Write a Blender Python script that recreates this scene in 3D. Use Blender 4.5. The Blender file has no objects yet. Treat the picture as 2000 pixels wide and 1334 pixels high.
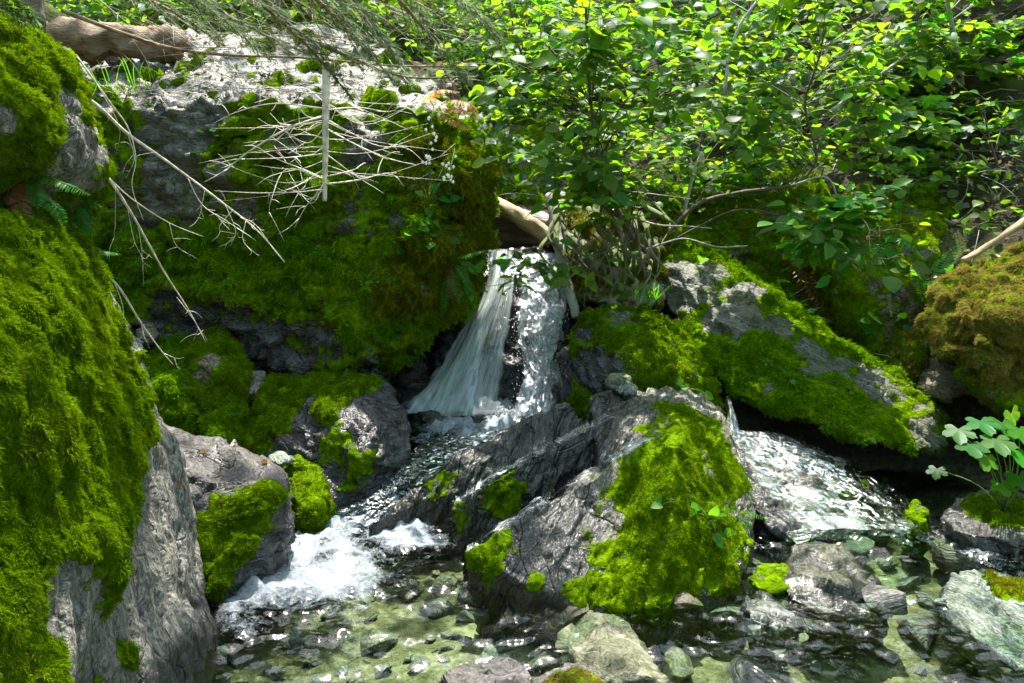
import bpy, bmesh, math, random
import numpy as np
from mathutils import Vector, Matrix, Euler, Quaternion

random.seed(7)
rng = np.random.default_rng(7)
scene = bpy.context.scene
COL = scene.collection

# ------------------------------------------------------------------ camera
CAM_Z, PITCH, FPX = 1.4, math.radians(10.0), 1570.0      # focal length in pixels of the 2000 px wide photograph
cam = bpy.data.cameras.new("camera"); camo = bpy.data.objects.new("camera", cam); COL.objects.link(camo)
camo.location = (0, 0, CAM_Z); camo.rotation_euler = (math.pi/2 - PITCH, 0, 0)
cam.sensor_width = 36; cam.lens = FPX/2000*36; cam.clip_start = 0.05; cam.clip_end = 500
scene.camera = camo

# ------------------------------------------------------------------ light
SUN = Vector((0.05, 0.32, 0.94)).normalized()            # direction towards the sun
world = bpy.data.worlds.new("World"); scene.world = world; world.use_nodes = True
wn = world.node_tree.nodes; wl = world.node_tree.links
sky = wn.new("ShaderNodeTexSky"); sky.sky_type = 'NISHITA'; sky.sun_disc = False; sky.dust_density = 1.5; sky.ozone_density = 1.0
sky.sun_elevation = math.asin(SUN.z); sky.sun_rotation = math.atan2(SUN.x, SUN.y)
bg = wn["Background"]; bg.inputs[1].default_value = 0.15
wl.new(sky.outputs[0], bg.inputs[0])
sl = bpy.data.lights.new("sun", 'SUN'); sl.energy = 2.7; sl.angle = math.radians(0.53); sl.color = (1.0, 0.95, 0.86)
so = bpy.data.objects.new("sun", sl); COL.objects.link(so)
so.rotation_euler = SUN.to_track_quat('Z', 'Y').to_euler(); so.location = (3, 5, 9)
vs = scene.view_settings; vs.view_transform = 'Standard'; vs.look = 'None'; vs.gamma = 1; vs.exposure = 2.65
vs.use_curve_mapping = False
cy = scene.cycles
cy.use_denoising = True; cy.max_bounces = 6; cy.diffuse_bounces = 3; cy.glossy_bounces = 2; cy.transmission_bounces = 4
cy.transparent_max_bounces = 12; cy.sample_clamp_indirect = 6; cy.sample_clamp_direct = 0
cy.caustics_reflective = False; cy.caustics_refractive = False

# ------------------------------------------------------------------ helpers
CP, SP = math.cos(PITCH), math.sin(PITCH)
def P(px, py, d):
    """point seen at photo pixel (px, py), d metres ahead of the camera along the ground"""
    x = (px-1000)/FPX; u = -(py-667)/FPX
    ry = CP + u*SP; rz = -SP + u*CP
    return Vector((x*d/ry, d, CAM_Z + rz*d/ry))
def Pz(px, py, z):
    """point seen at photo pixel (px, py) on the level z"""
    x = (px-1000)/FPX; u = -(py-667)/FPX
    ry = CP + u*SP; rz = -SP + u*CP
    t = (z-CAM_Z)/rz
    return Vector((x*t, ry*t, z))
def PS(l): return [P(*p) for p in l]

def _hash(x, y, z, s):
    h = (x.astype(np.uint32)*np.uint32(374761393) + y.astype(np.uint32)*np.uint32(668265263)
         + z.astype(np.uint32)*np.uint32(2246822519) + np.uint32((s*3266489917) & 0xffffffff))
    h ^= h >> np.uint32(15); h *= np.uint32(2246822519); h ^= h >> np.uint32(13); h *= np.uint32(3266489917); h ^= h >> np.uint32(16)
    return h
def vnoise(p, seed=0):
    """gradient noise, about -1..1, of an N x 3 array"""
    with np.errstate(over='ignore'):
        i = np.floor(p).astype(np.int64); f = p - i
        w = f*f*f*(f*(f*6-15)+10)
        out = np.zeros(len(p))
        for dx in (0, 1):
            wx = w[:, 0] if dx else 1-w[:, 0]
            for dy in (0, 1):
                wy = w[:, 1] if dy else 1-w[:, 1]
                for dz in (0, 1):
                    wz = w[:, 2] if dz else 1-w[:, 2]
                    h = _hash(i[:, 0]+dx, i[:, 1]+dy, i[:, 2]+dz, seed)
                    gx = (h & np.uint32(1023)).astype(float)/511.5-1
                    gy = ((h >> np.uint32(10)) & np.uint32(1023)).astype(float)/511.5-1
                    gz = ((h >> np.uint32(20)) & np.uint32(1023)).astype(float)/511.5-1
                    out += wx*wy*wz*(gx*(f[:, 0]-dx)+gy*(f[:, 1]-dy)+gz*(f[:, 2]-dz))
        return out*1.5
def fbm(p, octv=4, seed=0, gain=0.5, lac=2.03):
    a, s, t = 1.0, 0.0, 0.0
    q = np.array(p, float)
    for k in range(octv):
        s = s + a*vnoise(q, seed+k*17); t += a; a *= gain; q = q*lac + 13.7
    return s/t*1.6
def sstep(a, b, x):
    t = np.clip((x-a)/(b-a), 0, 1); return t*t*(3-2*t)

def mesh_from(name, V, F, attrs=None, smooth=True):
    """V: N x 3; F: array M x 3 / M x 4 or a list of such arrays"""
    me = bpy.data.meshes.new(name)
    V = np.asarray(V, dtype=np.float32).reshape(-1, 3)
    Fs = F if isinstance(F, list) else [F]
    Fs = [np.asarray(f, dtype=np.int32) for f in Fs if len(f)]
    nl = sum(f.size for f in Fs); nf = sum(len(f) for f in Fs)
    me.vertices.add(len(V)); me.vertices.foreach_set("co", V.ravel())
    me.loops.add(nl); me.polygons.add(nf)
    me.loops.foreach_set("vertex_index", np.concatenate([f.ravel() for f in Fs]))
    tot = np.concatenate([np.full(len(f), f.shape[1], np.int32) for f in Fs])
    st = np.concatenate([[0], np.cumsum(tot)[:-1]]).astype(np.int32)
    me.polygons.foreach_set("loop_start", st)
    try: me.polygons.foreach_set("loop_total", tot)
    except Exception: pass
    me.polygons.foreach_set("use_smooth", np.full(nf, smooth))
    for k, v in (attrs or {}).items():
        v = np.asarray(v, dtype=np.float32)
        if v.ndim == 1:
            a = me.attributes.new(k, 'FLOAT', 'POINT'); a.data.foreach_set("value", v)
        else:
            a = me.attributes.new(k, 'FLOAT_VECTOR', 'POINT'); a.data.foreach_set("vector", v.ravel())
    me.update(calc_edges=True); me.validate()
    return me
def tag(o, label=None, cat=None, group=None, kind=None):
    if label: o["label"] = label
    if cat: o["category"] = cat
    if group: o["group"] = group
    if kind: o["kind"] = kind
    return o
def mkobj(name, me, mat, parent=None, loc=None):
    o = bpy.data.objects.new(name, me); COL.objects.link(o)
    if me is not None and mat is not None and not me.materials: me.materials.append(mat)
    if parent is not None: o.parent = parent
    if loc is not None: o.location = loc
    return o
def build(name, V, F, mat, parent=None, origin=None, attrs=None, smooth=True):
    """one mesh object from world coordinates; a child's mesh is written relative to its parent"""
    V = np.asarray(V, float).reshape(-1, 3)
    if parent is not None:
        o = world_loc(parent); loc = None
    else:
        if origin is None: origin = (V[:, 0].mean(), V[:, 1].mean(), V[:, 2].min())
        o = origin; loc = origin
    me = mesh_from(name, V-np.array(o), F, attrs, smooth)
    return mkobj(name, me, mat, parent, loc)
WL = {}
def world_loc(o):
    p = Vector((0, 0, 0))
    while o is not None:
        p = p + o.location; o = o.parent
    return np.array(p)
def empty(name, loc):
    e = bpy.data.objects.new(name, None); COL.objects.link(e); e.location = loc; e.empty_display_size = 0.1
    return e
class MB:
    """collects triangles and quads of several shapes into one mesh"""
    def __init__(s): s.V = []; s.T = []; s.Q = []; s.n = 0; s.A = {}
    def add(s, V, T=None, Q=None, **attrs):
        V = np.asarray(V, float).reshape(-1, 3)
        if T is not None and len(T): s.T.append(np.asarray(T, int)+s.n)
        if Q is not None and len(Q): s.Q.append(np.asarray(Q, int)+s.n)
        for k, v in attrs.items(): s.A.setdefault(k, []).append(np.broadcast_to(np.asarray(v, float), (len(V),)).copy())
        s.V.append(V); s.n += len(V)
    def build(s, name, mat, parent=None, origin=None, smooth=True):
        F = []
        if s.T: F.append(np.concatenate(s.T))
        if s.Q: F.append(np.concatenate(s.Q))
        at = {k: np.concatenate(v) for k, v in s.A.items()}
        return build(name, np.concatenate(s.V), F, mat, parent, origin, at, smooth)
def spline(pts, n):
    """Catmull-Rom through pts, n samples"""
    p = np.array([list(q) for q in pts], float)
    if len(p) == 2: p = np.array([p[0], (p[0]+p[1])/2, p[1]])
    e = np.vstack([2*p[0]-p[1], p, 2*p[-1]-p[-2]])
    t = np.linspace(0, len(p)-1-1e-9, n); i = t.astype(int); f = (t-i)[:, None]
    a, b, c, d = e[i], e[i+1], e[i+2], e[i+3]
    return 0.5*((2*b)+(c-a)*f+(2*a-5*b+4*c-d)*f*f+(3*b-a-3*c+d)*f**3)
def tube(path, rad, sides=6, wob=0.0, seed=1):
    path = np.asarray(path, float); n = len(path)
    rad = np.broadcast_to(np.asarray(rad, float), (n,))
    tg = np.gradient(path, axis=0); tg /= np.linalg.norm(tg, axis=1)[:, None]+1e-12
    ref = np.array([0.13, 0.2, 0.97]) if abs(tg[0] @ np.array([0.13, 0.2, 0.97])) < 0.9 else np.array([0.9, 0.3, 0.1])
    a = np.cross(tg, ref); a /= np.linalg.norm(a, axis=1)[:, None]+1e-12
    b = np.cross(tg, a)
    th = np.arange(sides)*2*math.pi/sides
    R = rad[:, None]*np.ones((1, sides))
    if wob:
        q = np.stack([np.repeat(path[:, 0], sides), np.repeat(path[:, 1], sides), np.repeat(path[:, 2], sides)], 1)
        q = q*9 + np.tile(np.stack([np.cos(th), np.sin(th), 0*th], 1)*0.9, (n, 1))
        R = R*(1+wob*fbm(q, 3, seed).reshape(n, sides))
    V = path[:, None, :] + R[:, :, None]*(np.cos(th)[None, :, None]*a[:, None, :]+np.sin(th)[None, :, None]*b[:, None, :])
    V = V.reshape(-1, 3)
    i = np.arange(n-1)[:, None]*sides; j = np.arange(sides)[None, :]; k = (j+1) % sides
    Q = np.stack([i+j, i+k, i+sides+k, i+sides+j], -1).reshape(-1, 4)
    c0, c1 = len(V), len(V)+1
    V = np.vstack([V, path[0], path[-1]])
    T = np.concatenate([np.stack([np.full(sides, c0), (np.arange(sides)+1) % sides, np.arange(sides)], 1),
                        np.stack([np.full(sides, c1), (n-1)*sides+np.arange(sides), (n-1)*sides+(np.arange(sides)+1) % sides], 1)])
    return V, T, Q

# ------------------------------------------------------------------ materials
def newmat(name):
    m = bpy.data.materials.new(name); m.use_nodes = True
    nt = m.node_tree; nt.nodes.clear()
    out = nt.nodes.new("ShaderNodeOutputMaterial")
    return m, nt, out
class N:
    """small node builder"""
    def __init__(s, nt): s.nt = nt
    def __call__(s, typ, inputs=None, **props):
        n = s.nt.nodes.new(typ)
        for k, v in props.items(): setattr(n, k, v)
        for k, v in (inputs or {}).items():
            if isinstance(v, bpy.types.NodeSocket): s.nt.links.new(v, n.inputs[k])
            else: n.inputs[k].default_value = v
        return n
    def math(s, op, a, b=0.0, c=0.0, clamp=False):
        n = s("ShaderNodeMath", {0: a, 1: b, 2: c}, operation=op); n.use_clamp = clamp; return n.outputs[0]
    def mix(s, fac, a, b, mode='MIX'):
        n = s("ShaderNodeMix", data_type='RGBA', blend_type=mode)
        for k, v in ((0, fac), (6, a), (7, b)):
            if isinstance(v, bpy.types.NodeSocket): s.nt.links.new(v, n.inputs[k])
            else: n.inputs[k].default_value = v if k == 0 else (*v, 1)
        return n.outputs[2]
    def noise(s, vec, scale, detail=5, rough=0.55, dist=0.0):
        return s("ShaderNodeTexNoise", {"Vector": vec, "Scale": scale, "Detail": detail, "Roughness": rough, "Distortion": dist}).outputs[0]
    def ramp(s, fac, stops):
        n = s("ShaderNodeValToRGB", {0: fac}); cr = n.color_ramp
        while len(cr.elements) < len(stops): cr.elements.new(0.5)
        for e, (p, c) in zip(cr.elements, stops):
            e.position = p; e.color = (*c, 1) if not isinstance(c, (int, float)) else (c, c, c, 1)
        return n.outputs[0]
    def attr(s, name, typ='GEOMETRY'):
        return s("ShaderNodeAttribute", attribute_name=name, attribute_type=typ).outputs[2]

MOSS_A, MOSS_B, MOSS_C = (0.028, 0.064, 0.001), (0.100, 0.175, 0.002), (0.19, 0.25, 0.005)

def rock_material(name, fol=(0, 0, 1), dark=(0.05, 0.055, 0.06), light=(0.30, 0.30, 0.31), tint=(0.16, 0.17, 0.10),
                  stretch=9.0, rough=0.6, vein=0.5, scale=6.0, cracks=0.22):
    m, nt, out = newmat(name); n = N(nt)
    geo = n("ShaderNodeNewGeometry").outputs["Position"]
    q = Vector(fol).normalized().rotation_difference(Vector((0, 0, 1)))
    mp = n("ShaderNodeMapping", {0: geo, 2: tuple(q.to_euler())}).outputs[0]
    mp2 = n("ShaderNodeMapping", {0: mp, 3: (1, 1, stretch)}).outputs[0]
    warp = n("ShaderNodeTexNoise", {"Vector": mp, "Scale": 2.5, "Detail": 3.0}).outputs[1]
    wv = n("ShaderNodeVectorMath", {0: mp2, 1: warp}, operation='ADD').outputs[0]
    lay = n.noise(wv, scale*1.0, 9, 0.60, 0.3)
    fine = n.noise(n('ShaderNodeMapping', {0: mp, 3: (1, 1, 2.2)}).outputs[0], scale*5, 7, 0.72)
    blot = n.noise(geo, 3.2, 5, 0.6)
    grain = n.noise(geo, 90, 3, 0.6)
    mid = tuple(a*0.55+b*0.45 for a, b in zip(dark, light)); dk = tuple(x*0.5 for x in dark); lt = light
    c = n.ramp(lay, [(0.33, dk), (0.385, mid), (0.41, dark), (0.45, mid), (0.475, dk), (0.50, lt), (0.53, mid), (0.555, dark), (0.585, mid), (0.63, lt), (0.68, dark)])
    crk = n("ShaderNodeTexVoronoi", {"Vector": n("ShaderNodeMapping", {0: n("ShaderNodeVectorMath", {0: mp, 1: n("ShaderNodeVectorMath", {0: warp, 3: 0.25}, operation='SCALE').outputs[0]}, operation='ADD').outputs[0], 3: (1, 1, 3.0)}).outputs[0], "Scale": 3.4}, feature='DISTANCE_TO_EDGE').outputs[0]
    crack = n.ramp(crk, [(0.0, 1.0), (0.022, 0.0)])
    c = n.mix(n.math('MULTIPLY', n.ramp(fine, [(0.45, 0.0), (0.66, 1.0)]), 0.6), c, tuple(min(1, x*1.35) for x in light))
    c = n.mix(n.ramp(blot, [(0.45, 0.0), (0.68, 0.6)]), c, tint)
    c = n.mix(n.math('MULTIPLY', n.ramp(grain, [(0.35, 1.0), (0.5, 0.0)]), 0.45), c, tuple(x*0.5 for x in dark))
    # quartz seams
    vn = n.noise(wv, scale*0.45, 4, 0.5, 0.6)
    seam = n.ramp(n.math('ABSOLUTE', n.math('SUBTRACT', vn, 0.5)), [(0.0, 1.0), (0.014, 0.0)])
    c = n.mix(n.math('MULTIPLY', seam, vein), c, (0.55, 0.54, 0.52))
    c = n.mix(n.math('MULTIPLY', crack, cracks), c, tuple(x*0.25 for x in dark))
    wet = n.attr("wet"); moss = n.attr("moss")
    wetc = n.mix(1.0, c, (0.20, 0.195, 0.205), 'MULTIPLY')
    c = n.mix(wet, c, wetc)
    mn = n.noise(geo, 34, 5, 0.6)
    mc = n.ramp(mn, [(0.3, MOSS_A), (0.6, MOSS_B), (0.8, MOSS_C)])
    mf = n.math('SUBTRACT', n.math('ADD', moss, n.math('MULTIPLY', n.math('SUBTRACT', mn, 0.5), 1.1)), 0.28)
    mf = n.ramp(mf, [(0.0, 0.0), (0.22, 1.0)])
    c = n.mix(mf, c, mc)
    r = n.math('SUBTRACT', rough, n.math('MULTIPLY', wet, rough-0.17))
    r = n.math('ADD', r, n.math('MULTIPLY', n.math('SUBTRACT', fine, 0.5), 0.25))
    r = n.math('MAXIMUM', r, n.math('MULTIPLY', mf, 0.85))
    h = n.math('ADD', n.math('MULTIPLY', lay, 1.0), n.math('ADD', n.math('MULTIPLY', fine, 0.20), n.math('MULTIPLY', grain, 0.22)))
    h = n.math('ADD', n.math('SUBTRACT', h, n.math('MULTIPLY', crack, cracks)), n.math('MULTIPLY', n.math('MULTIPLY', mn, mf), 0.8))
    bmp = n("ShaderNodeBump", {"Height": h, "Strength": 1.0, "Distance": 0.022}).outputs[0]
    b = n("ShaderNodeBsdfPrincipled", {"Base Color": c, "Roughness": r, "Normal": bmp, "Specular IOR Level": n.math('MULTIPLY', n.math('ADD', 0.18, n.math('MULTIPLY', wet, 0.5)), n.math('SUBTRACT', 1.0, mf))})
    nt.links.new(b.outputs[0], out.inputs[0])
    return m

def leaf_material(name, col, trans, var=0.35, gloss=0.42, gw=0.10):
    m, nt, out = newmat(name); n = N(nt)
    rnd = n("ShaderNodeObjectInfo").outputs["Random"]
    geo = n("ShaderNodeNewGeometry")
    isl = geo.outputs["Random Per Island"]
    r = n.math('FRACT', n.math('ADD', rnd, isl))
    hs = n("ShaderNodeHueSaturation", {"Hue": n.math('ADD', 0.5-0.035, n.math('MULTIPLY', r, 0.06)),
                                       "Value": n.math('ADD', 1-var, n.math('MULTIPLY', n.math('FRACT', n.math('MULTIPLY', r, 7.3)), 2*var))})
    hs.inputs["Color"].default_value = (*col, 1)
    hs2 = n("ShaderNodeHueSaturation", {"Hue": n.math('ADD', 0.5-0.03, n.math('MULTIPLY', r, 0.05))})
    hs2.inputs["Color"].default_value = (*trans, 1)
    d = n("ShaderNodeBsdfDiffuse", {"Color": hs.outputs[0]})
    t = n("ShaderNodeBsdfTranslucent", {"Color": hs2.outputs[0]})
    ad = n("ShaderNodeMixShader", {0: 0.58, 1: d.outputs[0], 2: t.outputs[0]})
    g = n("ShaderNodeBsdfGlossy", {"Roughness": gloss, "Color": (0.9, 0.95, 1.0, 1)})
    lw = n("ShaderNodeFresnel", {"IOR": 1.42})
    mx = n("ShaderNodeMixShader", {0: n.math('MINIMUM', n.math('ADD', n.math('MULTIPLY', lw.outputs[0], 0.16), gw*0.04), 0.016), 1: ad.outputs[0], 2: g.outputs[0]})
    nt.links.new(mx.outputs[0], out.inputs[0])
    return m

def moss_material(name, a, b, c):
    m, nt, out = newmat(name); n = N(nt)
    rnd = n("ShaderNodeObjectInfo").outputs["Random"]
    geo = n("ShaderNodeNewGeometry")
    isl = geo.outputs["Random Per Island"]
    tip = n.attr("tip")
    big = n.noise(geo.outputs["Position"], 5.0, 3, 0.5)
    f = n.math('ADD', n.math('MULTIPLY', tip, 0.45), n.math('ADD', n.math('MULTIPLY', isl, 0.25), n.math('ADD', n.math('MULTIPLY', rnd, 0.2), n.math('MULTIPLY', n.math('SUBTRACT', big, 0.5), 1.0))))
    col = n.ramp(f, [(0.1, a), (0.5, b), (0.95, c)])
    br = n.ramp(n.noise(geo.outputs['Position'], 11.0, 5, 0.65), [(0.54, 0.0), (0.70, 0.45)])
    col = n.mix(n.math('MULTIPLY', br, n.math('ADD', 0.35, n.math('MULTIPLY', isl, 0.65))), col, (0.16, 0.12, 0.02))
    d = n("ShaderNodeBsdfDiffuse", {"Color": col})
    t = n("ShaderNodeBsdfTranslucent", {"Color": col})
    mx = n("ShaderNodeMixShader", {0: 0.4, 1: d.outputs[0], 2: t.outputs[0]})
    g = n("ShaderNodeBsdfGlossy", {"Roughness": 0.45})
    mx2 = n("ShaderNodeMixShader", {0: 0.0, 1: mx.outputs[0], 2: g.outputs[0]})
    nt.links.new(mx2.outputs[0], out.inputs[0])
    return m

def wood_material(name, dark, light, stretch=0.08, scale=30, rough=0.75, moss=0.0):
    m, nt, out = newmat(name); n = N(nt)
    at = n.attr("along"); ar = n.attr("around")
    geo = n("ShaderNodeNewGeometry").outputs["Position"]
    cmb = n("ShaderNodeCombineXYZ", {0: n.math('MULTIPLY', at, 1.0), 1: n.math('MULTIPLY', ar, 1.0), 2: 0.0}).outputs[0]
    g1 = n.noise(cmb, scale*0.1, 7, 0.65, 0.4)
    g2 = n.noise(geo, 12, 5, 0.6)
    f = n.math('ADD', n.math('MULTIPLY', g1, 0.65), n.math('MULTIPLY', g2, 0.35))
    c = n.ramp(f, [(0.33, dark), (0.62, light)])
    if moss > 0:
        mm = n.ramp(n.math('ADD', n.noise(geo, 7, 4), n.math('MULTIPLY', n("ShaderNodeSeparateXYZ", {0: n("ShaderNodeNewGeometry").outputs["Normal"]}).outputs[2], 0.25)), [(0.72-moss*0.4, 0.0), (0.8-moss*0.4, 1.0)])
        c = n.mix(mm, c, (0.09, 0.13, 0.01))
    bmp = n("ShaderNodeBump", {"Height": f, "Strength": 0.8, "Distance": 0.02}).outputs[0]
    b = n("ShaderNodeBsdfPrincipled", {"Base Color": c, "Roughness": rough, "Normal": bmp})
    nt.links.new(b.outputs[0], out.inputs[0])
    return m
def plain_material(name, a, b, scale=25, rough=0.7, trans=None):
    m, nt, out = newmat(name); n = N(nt)
    geo = n("ShaderNodeNewGeometry").outputs["Position"]
    f = n.noise(geo, scale, 5, 0.6)
    c = n.ramp(f, [(0.35, a), (0.65, b)])
    bmp = n("ShaderNodeBump", {"Height": f, "Strength": 0.5, "Distance": 0.01}).outputs[0]
    bs = n("ShaderNodeBsdfPrincipled", {"Base Color": c, "Roughness": rough, "Normal": bmp, "Specular IOR Level": 0.2})
    nt.links.new(bs.outputs[0], out.inputs[0])
    return m
def water_material(name, tint=(0.80, 0.92, 0.88), bump_scale=22, bump=0.5, flow=(1, 1, 1), white=(0.44, 0.50, 0.56), fscale=16, gl_rough=0.09):
    """thin clear surface: Fresnel reflection over a tinted see-through layer, opaque where the 'foam' attribute is high"""
    m, nt, out = newmat(name); n = N(nt)
    geo = n("ShaderNodeNewGeometry").outputs["Position"]
    mp = n("ShaderNodeMapping", {0: geo, 3: flow}).outputs[0]
    n1 = n.noise(mp, bump_scale, 2, 0.45, 1.2); n2 = n.noise(mp, bump_scale*2.6, 2, 0.5, 0.4)
    h = n.math('ADD', n1, n.math('MULTIPLY', n2, 0.22))
    bmp = n("ShaderNodeBump", {"Height": h, "Strength": bump, "Distance": 0.04}).outputs[0]
    fr = n("ShaderNodeFresnel", {"IOR": 1.33, "Normal": bmp}).outputs[0]
    tr = n("ShaderNodeBsdfTransparent", {"Color": (*tint, 1)})
    gl = n("ShaderNodeBsdfGlossy", {"Roughness": gl_rough, "Normal": bmp, "Color": (1, 1, 1, 1)})
    w = n("ShaderNodeMixShader", {0: fr, 1: tr.outputs[0], 2: gl.outputs[0]})
    foam = n.attr("foam")
    fn = n.noise(mp, fscale, 7, 0.7, 0.5); fn2 = n.noise(mp, fscale*5, 4, 0.7)
    ff = n.math('ADD', n.math('MULTIPLY', foam, 1.5), n.math('ADD', n.math('MULTIPLY', n.math('SUBTRACT', fn, 0.5), 1.5), n.math('MULTIPLY', n.math('SUBTRACT', fn2, 0.5), 0.9)))
    ff = n.ramp(ff, [(0.45, 0.0), (1.05, 1.0)])
    ff = n.math('MULTIPLY', ff, n.math('GREATER_THAN', foam, 0.02))
    fb = n("ShaderNodeBump", {"Height": n.math('ADD', fn, n.math('MULTIPLY', fn2, 0.5)), "Strength": 0.9, "Distance": 0.03}).outputs[0]
    fd = n("ShaderNodeBsdfDiffuse", {"Color": (*white, 1), "Normal": fb})
    ft = n("ShaderNodeBsdfTranslucent", {"Color": (*white, 1)})
    fm = n("ShaderNodeMixShader", {0: 0.35, 1: fd.outputs[0], 2: ft.outputs[0]})
    fg = n("ShaderNodeMixShader", {0: 0.10, 1: fm.outputs[0], 2: n("ShaderNodeBsdfGlossy", {"Roughness": 0.15, "Normal": fb}).outputs[0]})
    mx = n("ShaderNodeMixShader", {0: ff, 1: w.outputs[0], 2: fg.outputs[0]})
    nt.links.new(mx.outputs[0], out.inputs[0])
    return m

# ------------------------------------------------------------------ moss clumps (instanced as stuff)
def strand_clump(nst, rad, length, droop, width, seed, spread=0.5):
    r = random.Random(seed); mb = MB()
    for k in range(nst):
        a = r.uniform(0, 2*math.pi); q = rad*math.sqrt(r.random())
        base = np.array([q*math.cos(a), q*math.sin(a), -0.004])
        L = length*r.uniform(0.55, 1.25)
        d = np.array([r.gauss(0, spread), r.gauss(0, spread)-droop*0.35, 1.0]); d /= np.linalg.norm(d)
        pts = [base]; seg = 4
        for i in range(seg):
            d = d + np.array([r.gauss(0, 0.16), -droop*0.42, -0.16*droop]); d /= np.linalg.norm(d)
            if pts[-1][2] < 0.002 and d[2] < 0: d[2] = 0.05
            pts.append(pts[-1]+d*L/seg)
        pts = np.array(pts)
        side = np.cross(d, [r.gauss(0, 1), r.gauss(0, 1), r.gauss(0, 1)]); side /= np.linalg.norm(side)+1e-9
        w = width*r.uniform(0.7, 1.3)*np.array([0.55, 1.0, 1.0, 0.8, 0.15])
        V = np.concatenate([pts+side*w[:, None]*0.5, pts-side*w[:, None]*0.5])
        Q = [[i, i+1, i+6, i+5] for i in range(seg)]
        mb.add(V, None, Q, tip=np.tile(np.linspace(0, 1, 5), 2))
    F = [np.concatenate(mb.Q)]
    return mesh_from("moss_clump", np.concatenate(mb.V), F, {"tip": np.concatenate(mb.A["tip"])})
MOSS_MAT = {
    'green': moss_material("moss_green", (0.030, 0.075, 0.001), (0.100, 0.190, 0.001), (0.24, 0.33, 0.006)),
    'vivid': moss_material("moss_vivid", (0.036, 0.100, 0.001), (0.105, 0.245, 0.001), (0.25, 0.39, 0.005)),  # moss colour brightened to put light into rocks lying in shade
    'olive': moss_material("moss_olive", (0.045, 0.060, 0.002), (0.13, 0.14, 0.004), (0.26, 0.23, 0.015)),
    'gold':  moss_material("moss_gold", (0.08, 0.07, 0.010), (0.22, 0.18, 0.03), (0.42, 0.34, 0.09)),
}
CLUMPS = {}
def clump_group(style, colour):
    key = style+'_'+colour
    if key in CLUMPS: return CLUMPS[key]
    c = bpy.data.collections.new("clumps_"+key)
    for k in range(5):
        if style == 'hang': me = strand_clump(92, 0.024, 0.0155, 0.75, 0.0018, 100+k, 0.85)
        elif style == 'tuft': me = strand_clump(56, 0.024, 0.012, 0.4, 0.0026, 200+k, 0.9)
        else: me = strand_clump(46, 0.030, 0.019, 0.7, 0.0036, 300+k, 0.85)      # 'far'
        me.materials.append(MOSS_MAT[colour])
        c.objects.link(bpy.data.objects.new("moss_clump", me))
    g = bpy.data.node_groups.new("moss_"+key, 'GeometryNodeTree')
    g.interface.new_socket("Geometry", in_out='INPUT', socket_type='NodeSocketGeometry')
    g.interface.new_socket("Geometry", in_out='OUTPUT', socket_type='NodeSocketGeometry')
    gi = g.nodes.new('NodeGroupInput'); go = g.nodes.new('NodeGroupOutput')
    ci = g.nodes.new('GeometryNodeCollectionInfo'); ci.inputs[0].default_value = c
    ci.inputs[1].default_value = True; ci.inputs[2].default_value = True
    io = g.nodes.new('GeometryNodeInstanceOnPoints')
    na = g.nodes.new('GeometryNodeInputNamedAttribute'); na.data_type = 'FLOAT_VECTOR'; na.inputs[0].default_value = "rot"
    ns = g.nodes.new('GeometryNodeInputNamedAttribute'); ns.data_type = 'FLOAT'; ns.inputs[0].default_value = "scl"
    er = g.nodes.new('FunctionNodeEulerToRotation')
    L = g.links.new
    L(gi.outputs[0], io.inputs['Points']); L(ci.outputs[0], io.inputs['Instance']); io.inputs['Pick Instance'].default_value = True
    L(na.outputs[0], er.inputs[0]); L(er.outputs[0], io.inputs['Rotation']); L(ns.outputs[0], io.inputs['Scale'])
    L(io.outputs[0], go.inputs[0])
    CLUMPS[key] = g
    return g
N_MOSS = 0
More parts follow.
